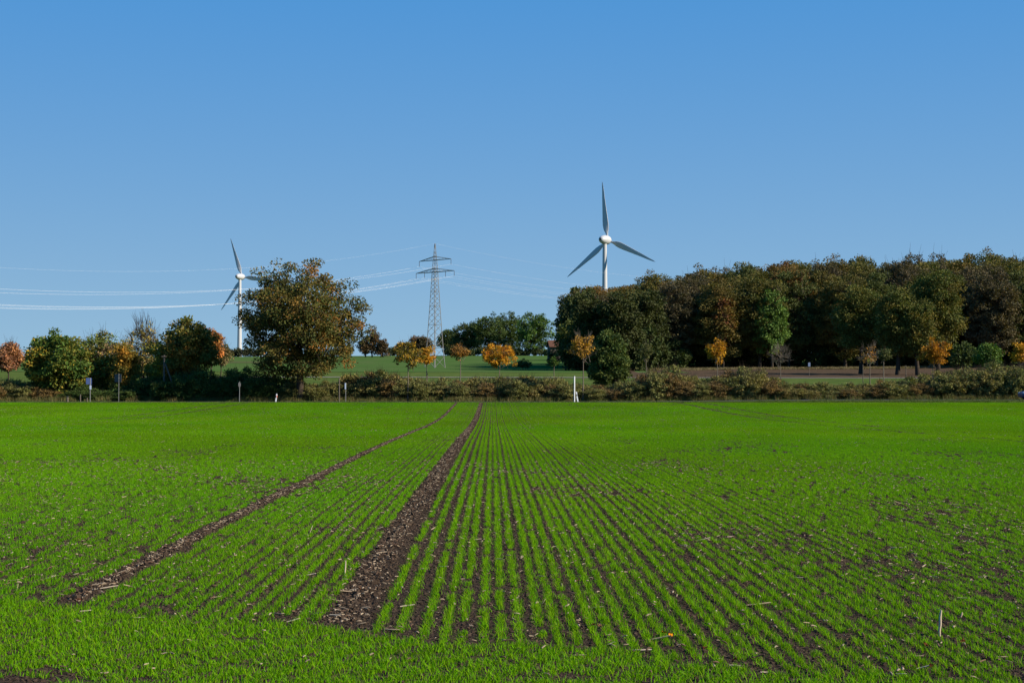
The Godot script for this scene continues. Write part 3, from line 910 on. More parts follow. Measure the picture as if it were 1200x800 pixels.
# ---------------------------------------------------------------- small roadside things
func post_with(called: String, label: String, px: float, d: float, top_py: float, r: float, m: Material, group := "", lean := 0.0) -> Array:
	var x := px_x(px, d)
	var y0 := land(x, d)
	var h := px_y(top_py, d) - y0
	var t := thing(called, label, {"delineator_post": "post", "marker_stake": "stake", "wooden_post": "post", "utility_pole": "pole", "tree_stake": "stake"}.get(called, "sign"), Vector3(x, y0, -d), 0.0, group)
	t.rotation.z = lean
	var b := Buf.new()
	bar(b, Vector3(0, -0.3, 0), Vector3(0, h, 0), r, 10)
	part("post", done(b), m, t)
	return [t, h]
func roadside() -> void:
	var a := post_with("road_sign", "square road sign seen from its dark back on grey post beside maple", 139, 136.5, 437.5, 0.025, mat.zinc)
	var pl := part("plate", block(Vector3(0.75, 0.75, 0.03), 0.008), mat.sign_back, a[0], Vector3(-0.1, a[1] - 0.45, -0.055))
	pl.rotation.y = -0.35
	part("clamp", block(Vector3(0.12, 0.07, 0.1), 0.01), mat.zinc, a[0], Vector3(0, a[1] - 0.45, 0))
	a = post_with("direction_sign", "blue road sign with pale plate below under the green maple", 105.5, 136.8, 442.5, 0.035, mat.zinc)
	pl = part("plate", block(Vector3(0.55, 0.62, 0.03), 0.008), mat.sign_blue, a[0], Vector3(-0.12, a[1] - 0.33, 0.055))
	pl.rotation.y = 0.5
	pl = part("lower_plate", block(Vector3(0.2, 0.4, 0.03), 0.008), mat.sign_pale_blue, a[0], Vector3(0.04, a[1] - 0.92, 0.055))
	pl.rotation.y = 0.7
	a = post_with("road_sign", "small dark round sign on grey post before the oak", 280.5, 136.6, 447, 0.03, mat.zinc)
	var b := Buf.new()
	bar(b, Vector3(0, 0, -0.015), Vector3(0, 0, 0.015), 0.24, 24)
	pl = part("plate", done(b), mat.sign_back, a[0], Vector3(0, a[1] - 0.3, 0.05))
	pl.rotation.y = 1.25
	a = post_with("road_sign", "narrow pale grey sign on thin post beyond the oak", 405, 137.0, 448, 0.03, mat.zinc)
	pl = part("plate", block(Vector3(0.3, 0.6, 0.03), 0.008), mat.sign_pale_blue, a[0], Vector3(-0.02, a[1] - 0.36, 0.055))
	pl.rotation.y = 1.25
	a = post_with("information_board", "small blue and white board on post before the ploughed field", 948.5, 228.0, 424, 0.05, mat.weathered_wood)
	part("plate", block(Vector3(0.36, 0.62, 0.04), 0.008), mat.sign_pale_blue, a[0], Vector3(0, a[1] - 0.42, 0.08))
	# white delineators with their dark band and reflector
	for q in [[323.0, 461.5, -0.14, "white delineator post with red reflector leaning beside the oak trunk"], [677.5, 459.0, 0.16, "short white delineator post leaning against the tall white stake"]]:
		var d := 135.4
		var x := px_x(q[0], d)
		var y0 := land(x, d)
		var h := px_y(q[1], d) - y0
		var t := thing("delineator_post", q[3], "post", Vector3(x, y0, -d))
		t.rotation.z = q[2]
		var pr := PackedVector3Array()
		for yy in [-0.2, h]:
			for k in 3: pr.append(Vector3(0.075 * cos(TAU * k / 3.0 + 0.5), yy + (0.05 * sin(TAU * k / 3.0) if yy > 0 else 0.0), 0.075 * sin(TAU * k / 3.0 + 0.5)))
		part("body", hull(pr), mat.sign_white, t)
		part("band", block(Vector3(0.15, 0.2, 0.13), 0.03), mat.marker_red if q[0] < 400 else mat.marker_black, t, Vector3(0, h * 0.72, 0))
		part("reflector", block(Vector3(0.05, 0.15, 0.02), 0.006), mat.lamp_glass, t, Vector3(0, h * 0.72, 0.075))
	a = post_with("marker_stake", "tall white stake at the field edge beside the golden young tree", 673.2, 135.4, 440.5, 0.06, mat.sign_white)
	part("cap", block(Vector3(0.14, 0.05, 0.14), 0.015), mat.zinc, a[0], Vector3(0, a[1], 0))
	a = post_with("utility_pole", "dark wooden pole with slanting brace among the yellow trees", 192.0, 146.0, 416, 0.09, mat.weathered_wood)
	b = Buf.new()
	bar(b, Vector3(0.12, a[1] - 0.9, 0), Vector3(1.15, a[1] - 3.6, 0.2), 0.07, 8)
	part("brace", done(b), mat.weathered_wood, a[0])
	part("crossbar", block(Vector3(0.5, 0.1, 0.1), 0.02), mat.weathered_wood, a[0], Vector3(0, a[1] - 0.15, 0.14))
	for q in [[79.0, 463.5, 0.1], [94.0, 462.0, 0.06], [102.0, 466.0, 0.06], [397.5, 443.0, 0.06]]:
		post_with("wooden_post", "weathered wooden post at the verge " + ("beside the oak crown" if q[0] > 300 else "under the green maple"), q[0], 137.4, q[1], q[2], mat.weathered_wood, "" if q[0] > 300 else "posts under the green maple")
	for q in [[1011.5, 427.0, 186.0], [1035.5, 430.0, 188.0], [1062.0, 428.0, 190.0], [501.0, 437.0, 190.0], [758.5, 431.0, 196.0]]:
		post_with("tree_stake", "thin wooden stake supporting a young tree in the meadow", q[0], q[2], q[1], 0.045, mat.weathered_wood, "stakes of the young trees")

func car() -> void:
	var d := 141.6
	var x0 := px_x(1195.6, d)
	var y0 := land(x0, d) + 0.05
	var t := thing("car", "dark blue car driving on the road past the hedge end", "car", Vector3(x0, y0, -d))
	# side outline (x along the car from its nose, height), lofted across the width
	var loft := func(outline: Array, half: float, inset: float) -> ArrayMesh:
		var bb := Buf.new()
		var rows := [[-1.0, inset], [-0.92, inset * 0.35], [-0.7, 0.0], [0.7, 0.0], [0.92, inset * 0.35], [1.0, inset]]
		var mid := Vector2.ZERO
		for p in outline: mid += p / outline.size()
		for r in rows:
			for p in outline:
				var q: Vector2 = p + (mid - p).normalized() * r[1]
				bb.v.append(Vector3(q.x, q.y, half * r[0]))
		var n := outline.size()
		for r in rows.size() - 1:
			for k in n:
				var p := r * n + k
				var p2 := r * n + (k + 1) % n
				bb.i.append_array([p, p + n, p2, p2, p + n, p2 + n])
		for e in [0, rows.size() - 1]:
			var c := bb.v.size()
			var m := Vector3.ZERO
			for k in n: m += bb.v[e * n + k] / n
			bb.v.append(m)
			for k in n: bb.i.append_array([c, e * n + k, e * n + (k + 1) % n] if e == 0 else [c, e * n + (k + 1) % n, e * n + k])
		return done(bb)
	part("body", loft.call([Vector2(0.02, 0.35), Vector2(0.0, 0.55), Vector2(0.08, 0.72), Vector2(0.5, 0.86), Vector2(1.2, 0.95), Vector2(2.4, 0.98), Vector2(3.7, 0.98), Vector2(4.15, 0.92), Vector2(4.25, 0.7), Vector2(4.25, 0.4), Vector2(4.1, 0.24), Vector2(0.2, 0.22)], 0.88, 0.1), mat.car_paint, t)
	var cab := part("cabin", loft.call([Vector2(1.1, 0.93), Vector2(1.9, 1.38), Vector2(2.3, 1.46), Vector2(3.2, 1.46), Vector2(3.7, 1.36), Vector2(4.15, 0.93)], 0.74, 0.12), mat.car_paint, t)
	for s in [-1.0, 1.0]:
		for q in [[Vector2(1.45, 0.99), Vector2(2.0, 1.34), Vector2(2.6, 1.38), Vector2(2.6, 0.99)], [Vector2(2.7, 0.99), Vector2(2.7, 1.38), Vector2(3.3, 1.36), Vector2(3.8, 0.99)]]:
			var pts := PackedVector3Array()
			for p in q:
				pts.append(Vector3(p.x, p.y, s * 0.70)); pts.append(Vector3(p.x, p.y, s * 0.752))
			part("window", hull(pts), mat.car_glass, cab)
		for wx in [0.78, 3.38]:
			var b := Buf.new()
			tube(b, PackedVector3Array([Vector3(0, 0, -0.11), Vector3(0, 0, -0.1), Vector3(0, 0, 0.1), Vector3(0, 0, 0.11)]), PackedFloat32Array([0.27, 0.31, 0.31, 0.27]), 24, true)
			var wheel := part("wheel", done(b), mat.tyre, t, Vector3(wx, 0.31, s * 0.8))
			b = Buf.new()
			bar(b, Vector3(0, 0, -0.118), Vector3(0, 0, 0.118), 0.2, 20)
			part("rim", done(b), mat.rim, wheel)
		part("headlight", block(Vector3(0.34, 0.14, 0.3), 0.05), mat.lamp_glass, t, Vector3(0.2, 0.68, s * 0.6))
	var ws := PackedVector3Array()
	for z in [-0.6, 0.6]:
		ws.append(Vector3(1.2, 0.985, z)); ws.append(Vector3(1.25, 0.97, z)); ws.append(Vector3(1.85, 1.38, z * 0.92)); ws.append(Vector3(1.9, 1.36, z * 0.92))
	part("windscreen", hull(ws), mat.car_glass, cab)

func barn() -> void:
	var d := 470.0
	var x := px_x(659, d)
	var y0 := land(x, d)
	var top := px_y(398.5, d) - y0
	var eave := px_y(405.5, d) - y0
	var t := thing("barn", "small barn with brown tiled roof showing beside the wood", "building", Vector3(x, y0, -d), 0.12)
	part("wall", block(Vector3(9.0, eave + 0.4, 7.0), 0.02), mat.weathered_wood, t, Vector3(0, (eave + 0.4) * 0.5 - 0.4, 0))
	var gable := PackedVector3Array()
	for s in [-4.45, 4.45]:
		gable.append(Vector3(s, eave, -3.4)); gable.append(Vector3(s, eave, 3.4)); gable.append(Vector3(s, top - 0.25, 0))
	part("gable", hull(gable), mat.weathered_wood, t)
	for s in [-1.0, 1.0]:
		var p := PackedVector3Array()
		for xx in [-4.9, 4.9]:
			p.append(Vector3(xx, top, s * 0.02)); p.append(Vector3(xx, top - 0.16, s * 0.02)); p.append(Vector3(xx, eave - 0.25, s * 4.1)); p.append(Vector3(xx, eave - 0.41, s * 4.1))
		part("roof", hull(p), mat.roof, t)
	part("door", block(Vector3(2.4, 2.6, 0.1), 0.02), mat.weathered_wood, t, Vector3(-1.5, 1.3, 3.53))

# ---------------------------------------------------------------- plants in their places
func trees() -> void:
	# the oak by the road
	tree("oak_tree", "big round oak in brown and green autumn leaf beside the road", "", 352, 146.0, 299, 458, 79, {"gain": 1.9, "seed": 11, "pal": OAK, "clumps": 430, "leaves": 125, "size": 0.22, "spread": 0.95, "trunk": 0.42, "limbs": 26, "lobes": 0.42, "low": 0.95, "shell": 0.38, "twig": 0.035})
	# trees at the road west of the oak
	tree("maple_tree", "broad green and yellow maple standing over the blue road sign", "", 67, 149.0, 384, 467, 39, {"gain": 1.75, "seed": 12, "pal": GREEN_YELLOW, "clumps": 221, "leaves": 96, "size": 0.27, "spread": 0.75, "trunk": 0.22, "lobes": 0.3, "low": 1.0})
	tree("maple_tree", "maple with thinning grey brown top next to the broad green maple", "", 118, 153.0, 388, 466, 31, {"gain": 2.4, "seed": 13, "pal": [Color(0.09, 0.06, 0.03), Color(0.06, 0.065, 0.016), Color(0.04, 0.06, 0.012), Color(0.1, 0.08, 0.015)], "clumps": 156, "leaves": 76, "size": 0.25, "spread": 0.75, "trunk": 0.2, "lobes": 0.32, "low": 1.0, "twigs": 4})
	tree("maple_tree", "bright orange yellow maple between thinning maple and bare tree", "", 146, 150.0, 400, 462, 15, {"gain": 2.4, "seed": 14, "pal": [Color(0.17, 0.085, 0.012), Color(0.12, 0.075, 0.012), Color(0.075, 0.062, 0.012), Color(0.14, 0.08, 0.012)], "clumps": 97, "leaves": 80, "size": 0.23, "spread": 0.6, "trunk": 0.14, "lobes": 0.3, "low": 1.0})
	tree("half_bare_tree", "half bare tree with thin twigs rising above yellow leaves", "", 168, 156.0, 372, 456, 22, {"gain": 2.4, "seed": 15, "pal": [Color(0.1, 0.075, 0.03), Color(0.13, 0.1, 0.02), Color(0.06, 0.06, 0.018)], "clumps": 130, "leaves": 41, "size": 0.23, "spread": 0.8, "trunk": 0.16, "lobes": 0.25, "low": 1.0, "twigs": 9, "bare": 0.45, "cone": 0.25})
	tree("maple_tree", "olive yellow tree leaning behind the dark wooden pole", "", 192, 151.0, 389, 460, 23, {"gain": 2.4, "seed": 16, "pal": [Color(0.14, 0.11, 0.014), Color(0.07, 0.075, 0.014), Color(0.2, 0.15, 0.014), Color(0.06, 0.065, 0.012)], "clumps": 117, "leaves": 80, "size": 0.24, "spread": 0.65, "trunk": 0.16, "low": 1.0})
	tree("maple_tree", "tall olive tree with orange tinged top above dark shrubs", "", 220, 150.0, 371, 450, 32, {"gain": 2.4, "seed": 17, "pal": [Color(0.12, 0.066, 0.012), Color(0.06, 0.055, 0.012), Color(0.045, 0.052, 0.012), Color(0.075, 0.065, 0.012)], "clumps": 195, "leaves": 96, "size": 0.26, "spread": 0.75, "trunk": 0.24, "lobes": 0.28, "low": 0.95})
	tree("cherry_tree", "small bright orange tree beside the tall olive tree", "", 247, 156.0, 385, 428, 13, {"gain": 2.4, "seed": 18, "pal": [Color(0.18, 0.066, 0.016), Color(0.13, 0.055, 0.016), Color(0.15, 0.08, 0.016)], "clumps": 78, "leaves": 76, "size": 0.23, "spread": 0.6, "trunk": 0.13, "lobes": 0.25})
	tree("cherry_tree", "slim dull brown tree behind the small orange tree", "", 259, 160.0, 400, 432, 9, {"gain": 2.4, "seed": 19, "pal": DULL, "clumps": 58, "leaves": 48, "size": 0.22, "spread": 0.6, "trunk": 0.1, "twigs": 4})
	tree("cherry_tree", "small reddish brown tree above bushes west of the maples", "", 10, 158.0, 402, 438, 18, {"gain": 2.4, "seed": 20, "pal": [Color(0.14, 0.055, 0.025), Color(0.1, 0.05, 0.028), Color(0.16, 0.075, 0.03)], "clumps": 104, "leaves": 70, "size": 0.23, "spread": 0.6, "trunk": 0.12, "twigs": 3, "cone": 0.35})
	# young roadside trees
	var y := {"gain": 1.1, "size": 0.2, "lobes": 0.5, "spread": 0.42, "trunk": 0.075, "limbs": 8, "bark": "pale_bark", "twig": 0.014}
	tree("young_tree", "slender young tree with thin yellow green crown and dark stem", "", 478, 145.6, 397, 436, 20, y.merged({"seed": 31, "pal": [Color(0.2, 0.14, 0.014), Color(0.12, 0.1, 0.014), Color(0.34, 0.19, 0.014)], "clumps": 46, "leaves": 44, "twigs": 3, "bare": 0.2, "bark": "bark"}))
	tree("young_tree", "young golden maple standing close to the pylon foot", "", 500, 190.0, 404, 431, 13, y.merged({"seed": 32, "pal": GOLD, "clumps": 46, "leaves": 51, "twigs": 2, "size": 0.22}))
	tree("young_tree", "young tree with flat bronze crown between pylon and golden maple", "", 539, 190.0, 403, 423, 14, y.merged({"seed": 33, "pal": [Color(0.26, 0.13, 0.02), Color(0.2, 0.1, 0.025), Color(0.14, 0.09, 0.02)], "clumps": 42, "leaves": 44, "twigs": 4, "size": 0.22}))
	tree("young_tree", "young maple with dense bright orange gold crown in the meadow", "", 586, 172.0, 401, 434, 22, y.merged({"seed": 34, "bare": 0.15, "twigs": 4, "pal": [Color(0.44, 0.19, 0.01), Color(0.36, 0.13, 0.01), Color(0.48, 0.24, 0.014), Color(0.2, 0.12, 0.012)], "clumps": 85, "leaves": 68, "spread": 0.5, "trunk": 0.09, "low": 0.8}))
	tree("young_tree", "half bare young tree with golden tips beside the green maple", "", 683, 145.6, 387, 425, 16, y.merged({"seed": 35, "pal": [Color(0.34, 0.19, 0.02), Color(0.26, 0.14, 0.025), Color(0.4, 0.22, 0.014)], "clumps": 60, "leaves": 40, "twigs": 7, "bare": 0.35, "trunk": 0.09}))
	tree("green_maple", "bushy dark green maple with a pointed top by the hedge", "", 714, 155.0, 387, 464, 28, {"seed": 36, "pal": [Color(0.035, 0.055, 0.013), Color(0.045, 0.062, 0.014), Color(0.07, 0.078, 0.016)], "clumps": 170, "leaves": 136, "size": 0.24, "spread": 0.65, "trunk": 0.16, "cone": 0.3, "low": 1.0})
	tree("young_tree", "slim dull green young tree before the dark wood", "", 757, 196.0, 401, 424, 7, y.merged({"seed": 37, "pal": [Color(0.06, 0.075, 0.02), Color(0.08, 0.085, 0.025)], "clumps": 34, "leaves": 40, "twigs": 3, "cone": 0.3}))
	tree("young_tree", "tiny green sapling with pale stem beside the open meadow", "", 649, 205.0, 419, 430, 3.5, y.merged({"seed": 38, "pal": GREEN, "clumps": 14, "leaves": 34, "trunk": 0.05, "size": 0.22, "spread": 0.3}))
	tree("young_tree", "young tree with small airy golden crown before the dark wood", "", 840, 165.0, 397, 428, 13, y.merged({"seed": 39, "bare": 0.15, "pal": GOLD, "clumps": 46, "leaves": 44, "twigs": 4}))
	tree("bare_tree", "leafless young tree with fan of grey twigs before the wood", "", 915, 168.0, 403, 433, 14, y.merged({"seed": 40, "pal": DULL, "clumps": 60, "leaves": 0, "twigs": 10, "bare": 1.0, "limbs": 14, "cone": -0.35, "spread": 0.6}))
	tree("young_tree", "nearly bare young tree with few orange leaves in the meadow", "", 1020, 175.0, 401, 432, 13, y.merged({"seed": 41, "pal": [Color(0.32, 0.15, 0.03), Color(0.26, 0.14, 0.04)], "clumps": 46, "leaves": 17, "twigs": 7, "bare": 0.55}))
	tree("young_tree", "small olive young tree next to the nearly bare one", "", 1036, 196.0, 407, 424, 8, y.merged({"seed": 42, "pal": [Color(0.07, 0.08, 0.025), Color(0.09, 0.085, 0.03)], "clumps": 34, "leaves": 44, "twigs": 2}))
	tree("young_tree", "young maple with round orange crown below the tall olive trees", "", 1094, 162.0, 397, 431, 18, y.merged({"seed": 43, "bare": 0.15, "twigs": 4, "pal": [Color(0.38, 0.17, 0.012), Color(0.3, 0.13, 0.012), Color(0.42, 0.22, 0.016)], "clumps": 72, "leaves": 61, "trunk": 0.1, "low": 0.85}))
	tree("young_tree", "golden young tree above the high hedge end", "", 1196, 166.0, 398, 430, 13, y.merged({"seed": 44, "pal": GOLD, "clumps": 52, "leaves": 51}))
	# tall trees in front of the wood
	var tall := {"gain": 1.75, "pal": [Color(0.06, 0.06, 0.012), Color(0.045, 0.055, 0.012), Color(0.085, 0.07, 0.014), Color(0.05, 0.052, 0.012)], "clumps": 230, "leaves": 120, "size": 0.31, "spread": 1.3, "trunk": 0.42, "limbs": 18, "twig": 0.04, "lobes": 0.4, "low": 1.0}
	tree("tall_tree", "tall sunlit olive tree standing out before the wood", "tall trees before the wood", 1100, 245.0, 305, 415, 34, tall.merged({"seed": 51}))
	tree("tall_tree", "tall dark tree with ivy trunk west of the sunlit olive tree", "tall trees before the wood", 1052, 238.0, 333, 425, 26, tall.merged({"seed": 52, "pal": [Color(0.04, 0.045, 0.012), Color(0.055, 0.055, 0.014), Color(0.07, 0.06, 0.016)], "clumps": 170}))
	tree("tall_tree", "narrow olive tree between the tall olive and ivy trees", "tall trees before the wood", 1076, 236.0, 350, 424, 18, tall.merged({"seed": 53, "clumps": 120}))
	tree("tall_tree", "dusky tree with straight trunk west of the ivy tree", "tall trees before the wood", 1009, 250.0, 330, 418, 30, tall.merged({"seed": 54, "pal": [Color(0.03, 0.038, 0.01), Color(0.042, 0.044, 0.011)], "clumps": 160}))
	# copse on the ridge
	for q in [[548, 610, 376, 424, 20, 0], [572, 600, 366, 424, 22, 1], [597, 615, 363, 424, 21, 2], [626, 590, 361, 424, 23, 3], [528, 640, 384, 424, 15, 0], [492, 650, 394, 418, 16, 4], [474, 655, 402, 418, 12, 4]]:
		var s: int = q[5]
		tree("copse_tree", ["dark rounded tree at the west end of the ridge copse", "dense dark green tree in the middle of the ridge copse", "tall dark green tree behind the ridge copse gap", "sunlit mid green tree at the east end of ridge copse", "low brown tree trailing off from the ridge copse"][s], "copse on the far ridge", q[0], q[1], q[2], q[3], q[4], {"seed": 60 + int(q[0]), "pal": [[Color(0.03, 0.045, 0.012), Color(0.04, 0.05, 0.014)], [Color(0.028, 0.045, 0.012), Color(0.04, 0.06, 0.014)], [Color(0.028, 0.05, 0.012), Color(0.04, 0.06, 0.013)], [Color(0.04, 0.08, 0.014), Color(0.06, 0.1, 0.018), Color(0.035, 0.06, 0.012)], [Color(0.07, 0.042, 0.022), Color(0.05, 0.045, 0.02)]][s], "clumps": 170, "leaves": 56, "size": 0.62, "spread": 1.5, "trunk": 0.5, "twig": 0.05, "low": 1.0, "lobes": 0.25})
	for q in [[436, 382, 9.5], [428, 392, 8.0], [448, 396, 8.0]]:
		tree("ridge_tree", "brown autumn tree on the ridge beyond the oak", "brown trees on the ridge", q[0], 560, q[1], 419, q[2], {"seed": 200 + int(q[0]), "pal": [Color(0.06, 0.038, 0.018), Color(0.045, 0.035, 0.018), Color(0.075, 0.045, 0.018)], "clumps": 60, "leaves": 40, "size": 0.6, "spread": 1.1, "trunk": 0.3, "low": 1.0})
	for q in [[265, 406, 7], [276, 408, 9], [290, 407, 8], [302, 409, 8], [408, 406, 9], [395, 409, 9], [460, 408, 8]]:
		tree("ridge_bush", "low dark bush on the far ridge line", "dark bushes on the far ridge", q[0], 640, q[1], 419, q[2], {"seed": 240 + int(q[0]), "pal": [Color(0.03, 0.036, 0.016), Color(0.04, 0.04, 0.018)], "clumps": 30, "leaves": 40, "size": 0.7, "spread": 1.1, "trunk": 0.2, "low": 1.0, "category": "bush"})
	for k in 10:
		tree("ridge_bush", "dark green bush at the foot of the ridge copse", "bushes at the foot of the copse", 528 + k * 12.5, 588, 406 + (k * 7) % 5, 420, 8, {"seed": 280 + k, "pal": [Color(0.03, 0.042, 0.014), Color(0.04, 0.05, 0.016)], "clumps": 30, "leaves": 40, "size": 0.6, "spread": 1.1, "trunk": 0.2, "low": 1.0, "category": "bush", "wood_name": "stem", "leaf_name": "foliage"})
	wood()
	shrubs()

func wood() -> void:
	var pals := [
		[Color(0.028, 0.036, 0.011), Color(0.038, 0.045, 0.012), Color(0.034, 0.04, 0.011)],
		[Color(0.046, 0.045, 0.011), Color(0.06, 0.051, 0.011), Color(0.038, 0.042, 0.011)],
		[Color(0.072, 0.048, 0.011), Color(0.056, 0.046, 0.011), Color(0.046, 0.044, 0.011)],
		[Color(0.09, 0.042, 0.012), Color(0.062, 0.042, 0.012), Color(0.07, 0.048, 0.012)],
		[Color(0.05, 0.04, 0.022), Color(0.042, 0.036, 0.018), Color(0.058, 0.045, 0.02)]]
	var labels := ["dark green forest tree", "olive green forest tree", "olive brown forest tree", "rust tinged forest tree", "grey brown thin forest tree"]
	var protos := []
	for k in 10:
		var kind := k % 5
		var made := grow({"seed": 300 + k, "mid": Vector3(0, 14.0, 0), "r": Vector3(7.8, 12.6, 7.4), "pal": pals[kind], "gain": 2.0, "clumps": 430, "leaves": 84, "size": 0.42, "spread": 1.3, "trunk": 0.42, "limbs": 16, "twig": 0.05, "lobes": 0.3, "low": 1.0, "shell": 0.36, "twigs": 2 if kind == 4 else 1})
		protos.append(made)
	var used := {}
	# skyline of the wood, read off the photograph
	var sky := [[640, 352], [655, 345], [668, 336], [700, 329], [740, 329], [768, 320], [800, 317], [830, 313], [855, 309], [885, 305], [920, 302], [960, 303], [1000, 301], [1050, 300], [1100, 297], [1150, 296], [1200, 298], [1300, 298], [1700, 300]]
	var rows := [[322.0, 9.5, 0.9], [332.0, 8.5, 0.95], [344.0, 8.5, 1.0], [358.0, 9.0, 1.0], [376.0, 9.0, 1.0], [398.0, 9.5, 1.0]]
	rng.seed = 4242
	var spots := []
	for r in rows.size():
		var x := 17.0 + rng.randf_range(0.0, 5.0)
		while x < 165.0:
			if not (r < 2 and x > 58.0 and x < 64.0): spots.append([x + rng.randf_range(-1.5, 1.5), rows[r][0] + rng.randf_range(-3.5, 3.5), rows[r][2]])
			x += rows[r][1] * rng.randf_range(0.8, 1.25)
	var marks := [[660, "at the wood's west corner"], [709, "below the white turbine"], [757, "behind the slim dull young tree"], [800, "east of the turbine"], [840, "above the airy golden young tree"], [875, "west of the light green maple"], [905, "behind the light green maple"], [950, "above the blue white board"], [1009, "behind the dusky straight tree"], [1052, "behind the ivy tree"], [1100, "behind the sunlit olive tree"], [1150, "above the bright green bush"], [1196, "above the hedge end"], [1260, "beyond the hedge end"], [1330, "far beyond the hedge end"]]
	for s in spots:
		var x: float = s[0]
		var d: float = s[1]
		var px := x / d * F + 600.0
		var line := 300.0
		for k in sky.size() - 1:
			if px >= sky[k][0] and px < sky[k + 1][0]: line = lerpf(sky[k][1], sky[k + 1][1], (px - sky[k][0]) / float(sky[k + 1][0] - sky[k][0]))
		var y0 := land(x, d)
		var h: float = (px_y(line + rng.randf_range(0.0, 9.0), d) - y0) * s[2]
		var k := rng.randi() % 10
		var kind := k % 5
		if kind == 3 and rng.randf() < 0.5:
			k = (k + 4) % 10
			kind = k % 5
		var t: Node3D
		var says: String = labels[kind] + (", front row " if d < 327.0 else (", inner row " if d < 352.0 else ", rear row ")) + beside(px, marks)
		if not used.has(k):
			t = thing("forest_tree", says, "tree", Vector3(x, y0, -d), 0.0, labels[kind].replace("tree", "trees"))
			part("trunk", protos[k][0], mat.bark, t)
			part("crown", protos[k][1], mat.leaf, t)
			used[k] = t
		else:
			t = copy_of(used[k], says, labels[kind].replace("tree", "trees"), Vector3(x, y0, -d), 0.0, Vector3.ONE)
		t.rotation.y = rng.randf() * TAU
		var sc: float = h / 25.0
		t.scale = Vector3(rng.randf_range(0.85, 1.1), sc, rng.randf_range(0.85, 1.1))
	for q in [[692, 292.0, 336, 26], [726, 288.0, 335, 27], [757, 298.0, 328, 27]]:
		tree("forest_tree", "dark rounded tree " + {692: "behind the half bare golden tree", 726: "behind the bushy green maple", 757: "behind the slim dull young tree"}[q[0]], "dark trees at the wood's west corner", q[0], q[1], q[2], 428, q[3], {"gain": 1.3, "seed": 390 + int(q[0]), "pal": pals[0], "clumps": 200, "leaves": 66, "size": 0.5, "spread": 1.3, "trunk": 0.4, "low": 1.0, "lobes": 0.45, "limbs": 16})
	# single trees that stand out in the wood
	tree("forest_tree", "light green maple glowing at the edge of the dark wood", "", 905, 316.0, 340, 420, 20, {"seed": 351, "pal": [Color(0.045, 0.08, 0.016), Color(0.055, 0.09, 0.018), Color(0.04, 0.07, 0.016)], "gain": 2.0, "clumps": 200, "leaves": 70, "size": 0.42, "spread": 1.1, "trunk": 0.3, "low": 1.0, "lobes": 0.3})
	tree("forest_tree", "rust orange tree low in the front of the wood", "", 848, 316.0, 345, 400, 15, {"seed": 352, "pal": RUST, "clumps": 70, "leaves": 40, "size": 0.6, "spread": 1.1, "trunk": 0.25, "low": 1.0})
	tree("forest_tree", "dark tree with gaps in its crown at the wood's west corner", "", 681, 309.0, 334, 420, 31, {"seed": 353, "pal": [Color(0.026, 0.036, 0.012), Color(0.034, 0.044, 0.013)], "clumps": 170, "leaves": 40, "size": 0.6, "spread": 1.3, "trunk": 0.45, "low": 1.0, "lobes": 0.5, "limbs": 20})
	tree("forest_tree", "olive green small tree below the wood's west corner", "", 663, 300.0, 374, 425, 13, {"seed": 354, "pal": [Color(0.045, 0.06, 0.014), Color(0.06, 0.07, 0.015)], "clumps": 60, "leaves": 40, "size": 0.5, "spread": 1.0, "trunk": 0.2, "low": 1.0})
	# undergrowth at the foot of the wood
	var bush := grow({"seed": 371, "gain": 1.2, "mid": Vector3(0, 3.0, 0), "r": Vector3(3.4, 3.2, 2.8), "pal": [Color(0.035, 0.05, 0.014), Color(0.045, 0.055, 0.015)], "clumps": 50, "leaves": 46, "size": 0.5, "spread": 0.9, "trunk": 0.06, "stems": 4, "limbs": 4, "low": 1.0})
	rng.seed = 888
	var first: Node3D = null
	for k in 48:
		var x := 12.0 + k * 3.4 + rng.randf_range(-1.5, 1.5)
		var d := 325.0 + rng.randf_range(-3.0, 10.0) - 33.0 * smoothstep(42.0, 26.0, x)
		if k >= 44:
			d = 346.0
			x = px_x([862.0, 905.0, 1058.0, 1068.0][k - 44], d)
		var at := Vector3(x, land(x, d), -d)
		var b: Node3D
		if first == null:
			b = thing("forest_bush", "dark bush under the wood edge " + beside(x / d * F + 600.0, marks), "bush", at, 0.0, "dark bushes under the wood edge")
			part("stem", bush[0], mat.bark, b)
			part("foliage", bush[1], mat.leaf, b)
			first = b
		else:
			b = copy_of(first, "dark bush under the wood edge " + beside(x / d * F + 600.0, marks), "dark bushes under the wood edge", at, rng.randf() * TAU, Vector3.ONE)
		b.scale = Vector3(rng.randf_range(0.8, 1.4), rng.randf_range(0.8, 1.6), 1.0)

